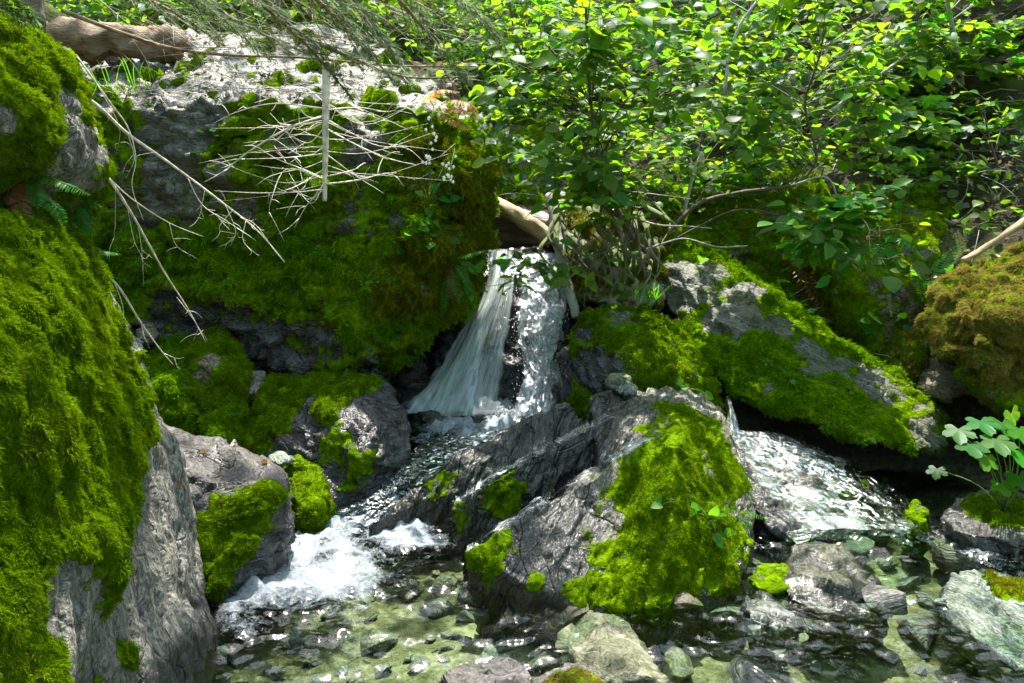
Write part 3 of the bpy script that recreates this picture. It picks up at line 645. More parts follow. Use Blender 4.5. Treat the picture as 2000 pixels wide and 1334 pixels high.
for i, (lab, pts, sd) in enumerate([
    ("squat olive rock outcrop on the hillside behind the ferns", [(1640, 400, 5.15), (1700, 380, 5.25), (1800, 395, 5.15), (1850, 440, 4.95), (1830, 485, 4.75), (1720, 485, 4.75), (1650, 450, 4.85)], 27),
    ("sunlit olive rock outcrop at the right of the hillside", [(1790, 375, 5.35), (1850, 330, 5.45), (1940, 345, 5.35), (1960, 400, 5.15), (1940, 445, 4.95), (1860, 470, 4.85), (1800, 430, 5.05)], 28),
    ("shadowy brown rock bluff under the shrub branches", [(1330, 360, 5.45), (1430, 325, 5.55), (1600, 290, 5.65), (1625, 400, 5.25), (1600, 480, 4.95), (1400, 500, 4.85), (1300, 480, 4.95), (1290, 400, 5.25)], 29),
    ("dim mossy rock ledge beside the dead fronds on the bank", [(1600, 470, 4.75), (1680, 470, 4.75), (1760, 500, 4.65), (1800, 545, 4.35), (1740, 570, 4.15), (1640, 540, 4.35)], 30)]):
    rock("rock_outcrop", lab, [H(pts, back=0.7, sink=0.6)], M_BROWN, voxel=0.03, smooth=2, amp=0.08, fol=(0.3, 0.2, 0.9), step=0.16, stepamp=0.05, freq=2.8, seed=sd, category='rock',
         moss=dict(all=0.35, up=0.3, noise=0.6, nf=3.5, style='far', colour='olive', spacing=0.045, scale=1.0))
rock("bank_stone", "angular pale grey stone lying on the fern bank",
     [H([(1735, 590, 4.6), (1770, 550, 4.75), (1795, 575, 4.65), (1790, 605, 4.5), (1750, 610, 4.5)], back=0.15, sink=0.5)], M_GREEN, voxel=0.014, smooth=1, amp=0.015, freq=8, seed=31, category='stone')
rock("gully_rock", "dark mossy rock in the shaded gully above the waterfall",
     [H([(930, 240, 6.2), (1080, 230, 6.3), (1140, 300, 6.2), (1120, 440, 5.9), (930, 440, 5.9), (900, 330, 6.1)], back=0.8, sink=0.9)], M_DARK, voxel=0.03, smooth=3, amp=0.09, fol=(0, 0.3, 1), step=0.15, stepamp=0.05, freq=2.6, seed=32, category='rock',
     moss=dict(all=0.4, noise=0.6, nf=3, style='far', colour='olive', spacing=0.05, scale=1.1))
# stream side
rock("cascade_slab", "dark wet slab under the small side cascade",
     [[q-Vector((0, 0, 0.07)) for q in H([(1415, 812, 3.82), (1470, 850, 3.70), (1600, 868, 3.66), (1690, 905, 3.50), (1745, 965, 3.30), (1680, 1022, 3.12), (1580, 1024, 3.06), (1510, 990, 3.10), (1462, 940, 3.24), (1432, 890, 3.42), (1560, 945, 3.30)], back=0.1, sink=-0.1)]],
     M_RIGHT, voxel=0.012, smooth=1, amp=0.025, fol=(0.45, -0.35, 0.82), step=0.09, stepamp=0.03, lay_amp=0.03, layf=2.5, freq=4, chip=0.02, seed=33, wet=dict(all=1.0), category='slab',
     moss=dict(spots=[(1700, 940, 3.35, 0.12, .6), (1620, 880, 3.55, 0.10, .6), (1720, 970, 3.2, 0.08, .6)], grow=False))
rock("mossy_stone", "low mossy stone at the right edge with water lapping its foot",
     [H([(1835, 1010, 3.18), (1880, 968, 3.35), (1950, 956, 3.4), (2060, 965, 3.4), (2100, 1040, 3.0), (1960, 1048, 2.98), (1880, 1040, 3.02)], back=0.15, sink=-0.1)],
     M_SLATE, voxel=0.013, smooth=3, amp=0.02, fol=(0.3, -0.3, 0.85), step=0.06, stepamp=0.02, freq=5, seed=34, wet=dict(z=0.1), category='stone',
     moss=dict(spots=[(1960, 970, 3.3, 0.13), (2020, 980, 3.25, 0.14)], style='tuft', colour='green', spacing=0.018))
rock("slate_slab", "pale green slate slab jutting from the lower right corner",
     [H([(1826, 1165, 2.62), (1850, 1128, 2.76), (1925, 1112, 2.82), (2000, 1122, 2.82), (2150, 1150, 2.75), (2150, 1430, 2.10), (2000, 1312, 2.22), (1930, 1254, 2.38), (1850, 1208, 2.52)], back=0.05, sink=None, drop=0.10, bs=0.92)],
     M_GREEN, voxel=0.010, smooth=2, amp=0.014, fol=(0.6, -0.2, 0.7), step=0.05, stepamp=0.01, freq=4, seed=35, category='slab',
     moss=dict(spots=[(2020, 1130, 2.78, 0.10), (1970, 1120, 2.8, 0.05)], style='tuft', colour='olive', spacing=0.014, scale=0.6))
rock("stream_stone", "large angular olive stone standing in the shallow stream",
     [H([(1525, 1130, 2.78), (1545, 1065, 3.0), (1590, 1055, 3.02), (1660, 1080, 2.95), (1720, 1150, 2.75), (1738, 1195, 2.62), (1690, 1205, 2.56), (1600, 1195, 2.57), (1540, 1170, 2.64), (1620, 1120, 2.72)], back=0.08, sink=-0.15)],
     M_OLIVE, voxel=0.010, smooth=1, amp=0.018, fol=(0.3, 0.4, 0.8), step=0.08, stepamp=0.015, freq=5, seed=36, category='stone', wet=dict(z=0.06, all=0.4))
rock("stream_stone", "wedge of layered green stone in the stream by the ridged boulder",
     [H([(1452, 1165, 2.62), (1500, 1160, 2.66), (1540, 1190, 2.58), (1565, 1225, 2.48), (1520, 1235, 2.45), (1465, 1210, 2.5), (1500, 1190, 2.54)], back=0.06, sink=-0.12)],
     M_GREEN, voxel=0.008, smooth=1, amp=0.012, fol=(0.5, 0.4, 0.6), step=0.04, stepamp=0.012, freq=7, seed=37, category='stone', wet=dict(z=0.02, all=0.5))
rock("stream_stone", "yellow mossy stone tucked against the foot of the ridged boulder",
     [H([(1470, 1120, 2.8), (1500, 1100, 2.9), (1540, 1115, 2.85), (1552, 1145, 2.74), (1510, 1160, 2.68), (1475, 1145, 2.72)], back=0.06, sink=-0.1)],
     M_OLIVE, voxel=0.008, smooth=2, amp=0.012, freq=8, seed=38, category='stone', wet=dict(z=0.02, all=0.4), moss=dict(all=0.5, noise=0.5, grow=False))
rock("dark_stone", "small dark pointed stone between the cascade and the mossy edge stone",
     [H([(1765, 1010, 3.2), (1785, 975, 3.26), (1810, 995, 3.2), (1812, 1018, 3.12), (1780, 1025, 3.1)], back=0.08, sink=-0.05)],
     M_RIGHT, voxel=0.009, smooth=2, amp=0.01, freq=8, seed=39, category='stone', wet=dict(all=0.7), moss=dict(all=0.5, grow=False))
rock("purple_rock", "purplish grey rock poking up at the bottom edge of the pool",
     [H([(865, 1335, 2.12), (905, 1305, 2.2), (985, 1294, 2.24), (1035, 1306, 2.2), (1050, 1335, 2.12), (1030, 1400, 1.95), (880, 1400, 1.95), (960, 1325, 2.12)], back=0.08, sink=-0.15)],
     M_DARK, voxel=0.009, smooth=3, amp=0.02, freq=6, seed=40, category='rock', wet=dict(all=0.35))
rock("lichen_rock", "rock with rusty moss at the bottom edge beside the purplish one",
     [H([(1045, 1335, 2.12), (1085, 1302, 2.2), (1140, 1296, 2.22), (1190, 1318, 2.15), (1205, 1345, 2.08), (1180, 1400, 1.95), (1060, 1400, 1.95)], back=0.08, sink=-0.15)],
     M_DARK, voxel=0.009, smooth=3, amp=0.02, freq=6, seed=41, category='rock', wet=dict(all=0.2), moss=dict(spots=[(1150, 1320, 2.12, 0.07), (1070, 1320, 2.14, 0.03)], style='tuft', colour='gold', spacing=0.011, scale=0.5))
rock("sunken_rock", "big olive rock just under the water with its lit tip above, bottom centre",
     [H([(1100, 1250, 2.42), (1130, 1200, 2.58), (1190, 1180, 2.64), (1250, 1230, 2.46), (1300, 1334, 2.12), (1190, 1290, 2.16), (1130, 1300, 2.24), (1150, 1340, 2.12)], back=0.05, drop=0.12, sink=-0.25)],
     M_OLIVE, voxel=0.011, smooth=2, amp=0.018, freq=5, seed=42, category='rock', wet=dict(all=0.3))
CL = ROCKS["tall mossy rock wall beside the waterfall with a sunlit bare top"]
MOSS_JOBS.append((CL[0], CL[1], CL[2], np.clip(field(CL[1], [(900, 330, 4.1, .28), (920, 450, 4.15, .25), (870, 520, 3.9, .22), (800, 560, 3.88, .2), (830, 300, 4.05, .18)], 5), 0, 1), dict(style='hang', colour='olive', spacing=0.030, scale=1.5, lay=0.0), 98))
# small mossy boulders under the cliff
small = [
 ("mossy boulder with a brown shaded side, tallest of the cluster under the cliff", [(368, 700, 3.9), (380, 662, 3.98), (430, 645, 4.0), (462, 668, 3.95), (485, 720, 3.85), (478, 770, 3.75), (430, 795, 3.68), (385, 780, 3.72), (425, 710, 3.75)], 50, 'green', M_BROWN),
 ("round moss covered boulder in front of the tallest one in the cluster", [(278, 740, 3.8), (300, 705, 3.88), (340, 700, 3.9), (372, 725, 3.85), (384, 780, 3.72), (375, 812, 3.62), (320, 800, 3.64), (285, 785, 3.68), (330, 750, 3.68)], 51, 'vivid', M_SLATE),
 ("smallest mossy stone of the cluster, beside the dark wet boulder", [(402, 830, 3.62), (425, 795, 3.7), (455, 782, 3.72), (476, 800, 3.68), (468, 830, 3.6), (440, 854, 3.52), (410, 850, 3.54), (438, 818, 3.58)], 52, 'vivid', M_SLATE),
 ("low mossy stone at the back of the cluster against the cliff", [(295, 690, 4.02), (310, 662, 4.1), (345, 654, 4.12), (380, 668, 4.08), (385, 700, 3.98), (340, 712, 3.92), (300, 708, 3.95)], 53, 'vivid', M_SLATE)]
for lab, pts, sd, cl, mt in small:
    rock("mossy_boulder", lab, [H(pts, back=0.2, sink=0.1)], mt, voxel=0.012, smooth=4, amp=0.02, freq=7, seed=sd,
         moss=dict(all=0.9, noise=0.3, style='tuft', colour=cl, spacing=0.016, scale=0.85, **({'spots': [(385, 700, 3.85, 0.09, -0.9)]} if sd == 50 else {})))
rock("mossy_stone", "dark mossy stone in the shaded gap under the wet boulder",
     [H([(560, 920, 3.35), (580, 892, 3.45), (625, 905, 3.42), (642, 950, 3.3), (630, 985, 3.2), (590, 992, 3.16), (565, 960, 3.24)], back=0.2, sink=-0.1)], M_DARK, voxel=0.011, smooth=4, amp=0.015, freq=7, seed=54, category='stone',
     moss=dict(all=0.7, noise=0.4, style='tuft', colour='green', spacing=0.018, scale=0.7), wet=dict(all=0.3))
for lab, pts, sd, mt, nm in [
 ("small pale green stone beside the moss boulder edge", [(246, 672, 3.9), (258, 656, 3.95), (276, 658, 3.95), (284, 675, 3.88), (272, 690, 3.82), (252, 688, 3.84)], 55, M_GREEN, "pale_stone"),
 ("small rusty brown stone under the twig tips", [(268, 645, 4.05), (282, 630, 4.1), (302, 634, 4.1), (310, 655, 4.02), (296, 672, 3.98), (274, 668, 4.0)], 56, M_BROWN, "brown_stone"),
 ("small grey stone between the mossy cluster and the wet boulder", [(484, 750, 3.85), (492, 728, 3.92), (515, 727, 3.92), (526, 745, 3.86), (518, 768, 3.78), (492, 770, 3.78)], 57, M_SLATE, "grey_stone"),
 ("tiny rounded olive stone perched on top of the ridged boulder", [(1188, 748, 3.72), (1198, 734, 3.75), (1218, 732, 3.76), (1230, 745, 3.72), (1222, 760, 3.68), (1195, 760, 3.68)], 58, M_OLIVE, "perched_stone"),
 ("tiny flat stone beside the perched olive stone", [(1200, 760, 3.64), (1215, 752, 3.68), (1238, 754, 3.68), (1240, 766, 3.62), (1212, 770, 3.6)], 59, M_GREEN, "flat_stone"),
 ("white stone wedged behind the pale grey boulder", [(520, 888, 3.3), (540, 878, 3.35), (572, 884, 3.34), (578, 896, 3.28), (545, 908, 3.22), (522, 902, 3.24)], 60, M_GREEN, "white_stone")]:
    rock(nm, lab, [H(pts, back=0.06, drop=0.02)], mt, voxel=0.008, smooth=2, amp=0.008, freq=11, step=0.03, stepamp=0.004, lay_amp=0.004, seed=sd, category='stone')

# ------------------------------------------------------------------ ground
def ground_z(x, y):
    pool = -0.20 + 0*x
    up = 0.02
    bed = pool + (up-pool)*sstep(3.35, 3.7, y)*sstep(0.75, 0.45, x)
    bed = bed + 0.12*sstep(2.4, 3.4, y)*sstep(0.7, 1.1, x)
    bed = bed - 0.06*sstep(0.2, 1.0, x)*sstep(2.9, 2.2, y) + 0.06*sstep(1.0, 0.2, y-1.2)
    hill_r = 0.60*(y-3.55) + 0.02
    hill_l = 1.55 + 0.52*(y-4.7)
    gul = 0.98 + 0.33*(y-4.8)
    wr = sstep(0.45, 1.1, x)
    wg = sstep(-0.5, -0.15, x)
    back = np.where(x < -0.15, hill_l + (gul-hill_l)*wg, gul + (hill_r-gul)*wr)
    far = sstep(6.0, 8.0, y)
    back = back*(1-far) + far*(0.58*(y-3.55)+0.1)
    start = 4.62 + (3.9-4.62)*sstep(0.5, 1.2, x)
    k = sstep(start-0.15, start+0.2, y)
    z = bed + (np.maximum(back, bed)-bed)*k
    z = z + 0.55*np.maximum(0, x-2.05)*sstep(2.7, 3.3, y) + 0.9*np.maximum(0, -x-1.25)*sstep(2.2, 3.2, y)*sstep(5.6, 4.4, y)
    return z
def make_ground():
    xs = np.concatenate([np.linspace(-26, -5.2, 40), np.linspace(-5, 6, 260), np.linspace(6.2, 28, 40)])
    ys = np.concatenate([np.linspace(-12, 0.4, 25), np.linspace(0.5, 8, 210), np.linspace(8.1, 45, 90)])
    X, Y = np.meshgrid(xs, ys); x, y = X.ravel(), Y.ravel()
    z = ground_z(x, y)
    p = np.stack([x, y, z], 1)
    rough = sstep(3.6, 5.0, y)
    z = z + (0.03+0.12*rough)*fbm(p*1.7, 4, 5) + 0.02*fbm(p*7, 3, 6) + 0.35*sstep(7, 14, y)*fbm(p*0.35, 3, 8)
    V = np.stack([x, y, z], 1)
    ny, nx = X.shape
    i = np.arange(ny-1)[:, None]*nx; j = np.arange(nx-1)[None, :]
    Q = np.stack([i+j, i+j+1, i+nx+j+1, i+nx+j], -1).reshape(-1, 4)
    return V, Q
m, nt, out = newmat("forest_soil"); n = N(nt)
geo = n("ShaderNodeNewGeometry").outputs["Position"]
a = n.noise(geo, 3.0, 6, 0.65); b = n.noise(geo, 26, 6, 0.7); c3 = n.noise(geo, 110, 3, 0.6)
col = n.ramp(n.math('ADD', n.math('MULTIPLY', a, 0.45), n.math('MULTIPLY', b, 0.55)), [(0.36, (0.018, 0.014, 0.008)), (0.5, (0.035, 0.028, 0.016)), (0.66, (0.10, 0.085, 0.065))])
grn = n.ramp(n.noise(geo, 2.2, 5, 0.6), [(0.5, 0.0), (0.62, 1.0)])
col = n.mix(grn, col, (0.06, 0.085, 0.012))
wetf = n.ramp(n("ShaderNodeSeparateXYZ", {0: geo}).outputs[2], [(0.0, 1.0), (0.12, 0.0)])   # pebbly bed below the water line
pc = n.ramp(n.math('ADD', n.math('MULTIPLY', n.noise(geo, 2.4, 7, 0.7, 0.8), 0.6), n.math('MULTIPLY', b, 0.4)), [(0.36, (0.035, 0.034, 0.014)), (0.50, (0.13, 0.125, 0.06)), (0.63, (0.34, 0.32, 0.19))])
col = n.mix(wetf, col, pc)
hh = n.math('ADD', b, n.math('MULTIPLY', c3, 0.4))
bmp = n("ShaderNodeBump", {"Height": hh, "Strength": 0.9, "Distance": 0.03}).outputs[0]
bs = n("ShaderNodeBsdfPrincipled", {"Base Color": col, "Roughness": 0.8, "Normal": bmp, "Specular IOR Level": 0.1})
nt.links.new(bs.outputs[0], out.inputs[0])
M_SOIL = m
GV, GQ = make_ground()
ground = build("ground", GV, [GQ], M_SOIL, None, (0, 0, 0)); tag(ground, "stony stream bed and leaf littered forest hillside", "ground", None, "structure")
SOLIDS.append(ground)

# ------------------------------------------------------------------ loose stones of the stream bed
def pebble_mesh(seed):
    r = random.Random(seed); bm = bmesh.new()
    for k in range(12):
        v = Vector((r.gauss(0, 1), r.gauss(0, 1), r.gauss(0, 1))).normalized()
        bm.verts.new((v.x*r.uniform(0.8, 1.05), v.y*r.uniform(0.7, 0.9), v.z*0.55))
    bmesh.ops.convex_hull(bm, input=bm.verts[:])
    bmesh.ops.delete(bm, geom=[v for v in bm.verts if not v.link_faces], context='VERTS')
    bmesh.ops.bevel(bm, geom=bm.edges[:], offset=0.045, segments=2, affect='EDGES', profile=0.6)
    bmesh.ops.triangulate(bm, faces=bm.faces[:])
    me = bpy.data.meshes.new("stream_stone"); bm.to_mesh(me); bm.free()
    for p in me.polygons: p.use_smooth = True
    for k in ("moss", "wet"):
        a = me.attributes.new(k, 'FLOAT', 'POINT'); a.data.foreach_set("value", np.full(len(me.vertices), 0.35 if k == "wet" else 0.0, np.float32))
    return me
PEB = []
for mt in (M_OLIVE, M_GREEN, M_BROWN, M_SLATE):
    for k in range(4):
        me = pebble_mesh(400+k+10*len(PEB)); me.materials.append(mt); PEB.append(me)

# ------------------------------------------------------------------ where a sight line meets the rocks or the ground (used to root plants)
SOLID_NAMES = set(o.name for o in SOLIDS)
bpy.context.view_layer.update()
DG = bpy.context.evaluated_depsgraph_get()
from mathutils.bvhtree import BVHTree
BV = {o.name: BVHTree.FromObject(o, DG) for o in SOLIDS}
def hit(px, py, only=None):
    o = Vector((0, 0, CAM_Z)); d = (P(px, py, 3.0)-o).normalized(); best = None
    for s in SOLIDS:
        if only and s["label"] not in only: continue
        loc, nrm, idx, dist = BV[s.name].ray_cast(o-s.location, d)
        if loc is not None and (best is None or dist < best[2]): best = (loc+s.location, nrm, dist)
    if best is None: return P(px, py, 6.0), Vector((0, -1, 0))
    return best[0], best[1]

# ------------------------------------------------------------------ leaf shapes
def leaf_data(kind, fold=0.16, curl=0.18):
    """unit-long leaf: stalk at the origin, tip along +Y, face up +Z"""
    if kind == 'round':   st = [(0, .0), (.10, .22), (.28, .38), (.5, .42), (.72, .33), (.9, .15), (1.0, .0)]
    elif kind == 'oval':  st = [(0, .0), (.12, .14), (.32, .25), (.55, .27), (.78, .18), (.93, .07), (1.0, .0)]
    elif kind == 'heart': st = [(-.06, .0), (.02, .34), (.22, .46), (.5, .40), (.78, .22), (.93, .08), (1.0, .0)]
    else:                 st = [(0, .0), (.2, .07), (.5, .09), (.8, .06), (1.0, .0)]
    V = []; Q = []; T = []
    for i, (t, w) in enumerate(st):
        z = -curl*t*t
        V += [(-w, t - (0.05 if kind == 'heart' and i == 1 else 0), z+fold*w-0.25*curl*w*w), (0, t, z), (w, t - (0.05 if kind == 'heart' and i == 1 else 0), z+fold*w-0.25*curl*w*w)]
    for i in range(len(st)-1):
        a = 3*i; b = a+3
        if i == 0: T += [(a+1, b+1, b), (a+1, b+2, b+1)]
        elif i == len(st)-2: T += [(a, a+1, b+1), (a+1, a+2, b+1)]
        else: Q += [(a, a+1, b+1, b), (a+1, a+2, b+2, b+1)]
    return np.array(V, float), np.array(T), np.array(Q)
def lobed_data(lobes=5, depth=0.5, seed=0):
    r = random.Random(seed); V = [(0, 0, 0)]; 
    rim = []
    for k in range(lobes):
        a0 = math.radians(-125+250*(k)/(lobes-1)); L = 1.0-0.28*abs(k-(lobes-1)/2)/((lobes-1)/2)*1.0
        for da, rr in ((-0.42, 0.74), (-0.28, 0.88), (-0.12, 0.92), (0, 1.0), (0.12, 0.92), (0.28, 0.88), (0.42, 0.74)):
            rim.append((a0+da*1.05, rr*L*r.uniform(0.95, 1.05)))
        if k < lobes-1:
            rim.append((a0+math.radians(250/(lobes-1))/2, depth*L))
    for a, rr in rim:
        x, y = rr*math.sin(a), rr*math.cos(a)
        V.append((x, y+0.12, 0.12*rr-0.22*rr*rr))
    n = len(rim); T = [(0, i+2, i+1) for i in range(n-1)]
    return np.array(V, float)*np.array([0.75, 0.75, 0.75]), np.array(T), np.zeros((0, 4), int)
LEAF = {k: leaf_data(k) for k in ('round', 'oval', 'heart', 'blade')}
LEAF['round2'] = leaf_data('round', 0.3, 0.35); LEAF['oval2'] = leaf_data('oval', 0.28, 0.4)
_v = LEAF['round'][0][[1, 9, 10, 11, 19]]; LEAF['low'] = (_v, np.array([(0, 2, 1), (0, 3, 2), (1, 2, 4), (2, 3, 4)]), np.zeros((0, 4), int))
LEAF['lobed'] = lobed_data(5, 0.60, 1); LEAF['lobed2'] = lobed_data(5, 0.66, 2)
ML = {
 'shrub': leaf_material("leaf_shrub", (0.055, 0.125, 0.005), (0.20, 0.38, 0.005), 0.5),
 'lime':  leaf_material("leaf_lime", (0.07, 0.16, 0.010), (0.24, 0.45, 0.008), 0.45),
 'deep':  leaf_material("leaf_deep", (0.030, 0.10, 0.008), (0.11, 0.31, 0.010), 0.4),
 'fresh': leaf_material("leaf_fresh", (0.04, 0.17, 0.010), (0.14, 0.42, 0.012), 0.3),
 'fern':  leaf_material("fern_green", (0.035, 0.15, 0.012), (0.15, 0.40, 0.02), 0.3),
 'dead':  leaf_material("fern_dead", (0.20, 0.10, 0.03), (0.26, 0.12, 0.03), 0.3),
 'rust':  leaf_material("fern_rust", (0.30, 0.17, 0.03), (0.45, 0.28, 0.03), 0.3),
 'needle': leaf_material("fir_needle", (0.022, 0.085, 0.010), (0.09, 0.22, 0.012), 0.4),
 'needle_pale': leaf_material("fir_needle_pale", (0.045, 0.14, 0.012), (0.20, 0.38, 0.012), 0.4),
 'petal': leaf_material("petal_white", (0.75, 0.75, 0.70), (0.5, 0.5, 0.45), 0.1),
 'litter': leaf_material("leaf_litter", (0.20, 0.15, 0.11), (0.12, 0.08, 0.05), 0.5),
}
M_BARK = wood_material("bark_brown", (0.05, 0.035, 0.022), (0.16, 0.12, 0.08))
M_BARKG = wood_material("bark_green", (0.05, 0.055, 0.02), (0.15, 0.15, 0.07))
M_PALE = wood_material("bark_pale", (0.22, 0.20, 0.17), (0.55, 0.52, 0.48))
M_TWIG = plain_material("dead_twig", (0.40, 0.33, 0.25), (0.72, 0.66, 0.58), 30)  # lightened to stand in for sunlight on the hanging dead stem
M_TWIGB = plain_material("brown_twig", (0.10, 0.06, 0.035), (0.26, 0.17, 0.10), 30)
M_STEM = plain_material("green_stem", (0.06, 0.12, 0.02), (0.12, 0.20, 0.04), 20)
LEAFMESH = {}
def leaf_mesh(kind, mat):
    k = (kind, mat)
    if k not in LEAFMESH:
        V, T, Q = LEAF[kind]; me = mesh_from("leaf", V, [T, Q]); me.materials.append(ML[mat]); LEAFMESH[k] = me
    return LEAFMESH[k]
def leaf_frame(direction, normal):
    y = Vector(direction).normalized(); z = Vector(normal); z = (z - z.dot(y)*y)
    if z.length < 1e-4: z = y.orthogonal()
    z.normalize(); x = y.cross(z)
    return Matrix((x, y, z)).transposed()
_SE = np.cross(np.array(SUN), [0, 0, 1.0]); _SE /= np.linalg.norm(_SE); _SF = np.cross(_SE, np.array(SUN))
KEY = [(1060, 540, 4.55, .13), (1065, 620, 4.42, .13), (1065, 700, 4.32, .12), (1070, 780, 4.2, .12), (960, 850, 4.0, .14), (1230, 860, 3.2, .10), (1130, 960, 3.0, .08), (1340, 880, 3.05, .08), (1000, 900, 3.4, .08), (1340, 530, 4.5, .12), (850, 1230, 2.5, .2), (1480, 585, 4.42, .12), (1440, 540, 4.55, .12), (1530, 630, 4.3, .12), (1590, 675, 4.18, .12), (1650, 692, 4.08, .12), (1720, 722, 3.96, .12), (1790, 765, 3.8, .12), (1835, 830, 3.65, .08), (1400, 495, 4.68, .08), (1240, 800, 3.7, .09), (636, 250, 3.1, .05), (636, 320, 3.1, .05), (636, 190, 3.1, .05), (1150, 470, 4.5, .10), (1200, 520, 4.42, .08), (1100, 450, 4.6, .07), (1250, 560, 4.4, .07), (1950, 560, 3.7, .15)]
_K = [(np.array(P(a, b, c)), r) for a, b, c, r in KEY]
def shades_key(p):
    p = np.array(p)
    for k, r in _K:
        v = p-k
        if v@np.array(SUN) > 0.1 and (v@_SE)**2+(v@_SF)**2 < r*r: return True
    return False
class Leaves:
    """the leaves of one plant: the largest seen become objects of their own, the rest one mass"""
    def __init__(s): s.L = []
    def add(s, pos, direction, normal, size, kind, mat, holder=None):
        if shades_key(pos): return
        s.L.append((Vector(pos), leaf_frame(direction, normal), size, kind, mat, holder))
    def build(s, parent, limit=260, rest_mat=None):
        loc = Vector(world_loc(parent))
        def rank(l):
            v = l[0]-Vector((0, 0, CAM_Z)); px = 1000+FPX*v.x/max(v.y, .1)
            u = (v.y*-SP*-1*0)  # depth only
            return (0 if 0 < px < 2000 else 5) + v.length/l[2]*0.01
        s.L.sort(key=rank)
        for pos, R, size, kind, mat, holder in s.L[:limit]:
            o = bpy.data.objects.new("leaf", leaf_mesh(kind, mat)); COL.objects.link(o); o.parent = holder or parent
            o.matrix_basis = Matrix.Translation(pos-loc) @ R.to_4x4() @ Matrix.Scale(size, 4)
        rest = s.L[limit:]
        by = {}
        for l in rest: by.setdefault(l[4], []).append(l)
        for mat, ls in by.items():
            mb = MB()
            for pos, R, size, kind, _, _h in ls:
                V, T, Q = LEAF[kind]
                mb.add(V@(np.array(R).T*size)+np.array(pos), T, Q)
            o = mb.build("foliage", ML[mat], parent); o["kind"] = "stuff"
def wood(mb, path, r0, r1, sides=6, n=None, wob=0.0, seed=1, power=1.0):
    pts = spline(path, n or max(4, int(len(path)*4)))
    t = np.linspace(0, 1, len(pts))
    V, T, Q = tube(pts, r0+(r1-r0)*t**power, sides, wob, seed)
    seglen = np.concatenate([[0], np.cumsum(np.linalg.norm(np.diff(pts, axis=0), axis=1))])
    al = np.concatenate([np.repeat(seglen, sides), [0, seglen[-1]]])
    ar = np.concatenate([np.tile(np.abs(np.arange(sides)-sides/2)*2/sides, len(pts)), [0.5, 0.5]])
    mb.add(V, T, Q, along=al*3.0, around=ar*6.0+seed)
    return pts
def wood_obj(name, path, r0, r1, mat, parent=None, **kw):
    mb = MB(); pts = wood(mb, path, r0, r1, **kw)
    o = mb.build(name, mat, parent, tuple(path[0]) if parent is None else None)
    return o, pts
def rvec(r, s=1.0): return Vector((r.gauss(0, s), r.gauss(0, s), r.gauss(0, s)))

# ------------------------------------------------------------------ broadleaf shrubs
def shrub(name, label, stem_px, r0, box, nbranch, seed, leaf=(0.06, 0.085), kinds=('round', 'round2'), mats=('shrub', 'lime', 'deep'), stem_mat=None, limit=260,
          per=(9, 15), group=None, cat='shrub', face=0.35, stem_pts=None, reach=None):
    """box: the photo region and depths its twig tips reach into (x0, x1, y0, y1, d0, d1)"""
    r = random.Random(seed)
    sp = stem_pts or PS(stem_px)
    root = empty(name, sp[0]); tag(root, label, cat, group)
    st, pts = wood_obj("stem", sp, r0, r0*0.3, stem_mat or M_BARK, root, sides=7, n=28, wob=0.15, seed=seed)
    lv = Leaves()
    for b in range(nbranch):
        x0, x1, y0, y1, d0, d1 = box
        tip = P(r.uniform(x0, x1), r.uniform(y0, y1), r.uniform(d0, d1))
        # leave the stem a bit below the tip, as near as possible
        best = min(range(2, len(pts)), key=lambda i: (abs(pts[i][2]-(tip.z-0.25))+0.35*np.linalg.norm(pts[i]-np.array(tip))+r.uniform(0, 0.25)))
        a = Vector(pts[best]); v = tip-a
        if reach and v.length > reach: tip = a+v*(reach/v.length); v = tip-a
        mid1 = a+v*0.35+Vector((0, 0, 0.10*v.length))+rvec(r, 0.03); mid2 = a+v*0.7+Vector((0, 0, 0.08*v.length))+rvec(r, 0.03)
        mb = MB(); bp = wood(mb, [a, mid1, mid2, tip], 0.0022+0.0025*v.length, 0.0010, sides=4, n=14)
        nl = r.randint(*per); subs = []
        for k in range(3):
            i = r.randint(5, 12); s = Vector(bp[i]); dv = (Vector(bp[i])-Vector(bp[i-2])).normalized()
            side = dv.cross(Vector((0, 0, 1))).normalized()*(1 if k % 2 else -1)
            e = s+(dv*0.6+side*0.9+rvec(r, 0.2)).normalized()*r.uniform(0.12, 0.28)
            subs.append(wood(mb, [s, (s+e)/2+Vector((0, 0, 0.02)), e], 0.0018, 0.0009, sides=3, n=6))
        br = mb.build("branch", stem_mat or M_BARK, root)
        runs = [(bp, 0.35, nl)] + [(q, 0.15, r.randint(4, 6)) for q in subs]
        for path, t0, cnt in runs:
            for k in range(cnt):
                t = t0+(1-t0)*(k+r.random()*0.5)/cnt; i = min(len(path)-1, max(1, int(t*len(path))))
                pos = Vector(path[i]); dv = (Vector(path[i])-Vector(path[i-1])).normalized()
                side = dv.cross(Vector((0, 0, 1))); side = side.normalized() if side.length > 1e-3 else Vector((1, 0, 0))
                d = dv*r.uniform(0.2, 0.9)+side*(1 if k % 2 else -1)*r.uniform(0.5, 1.1)+Vector((0, 0, r.uniform(-0.35, 0.12)))
                if k == cnt-1: d = dv
                up = Vector((0, -face, 1))+rvec(r, 0.38)
                mt = r.choices(mats, weights=[5, 3, 3][:len(mats)])[0]
                lv.add(pos+d.normalized()*0.012, d, up, r.uniform(*leaf)*r.choice([.55, .8, 1, 1, 1.1]), r.choice(kinds), mt, br)
    lv.build(root, limit)
    return root

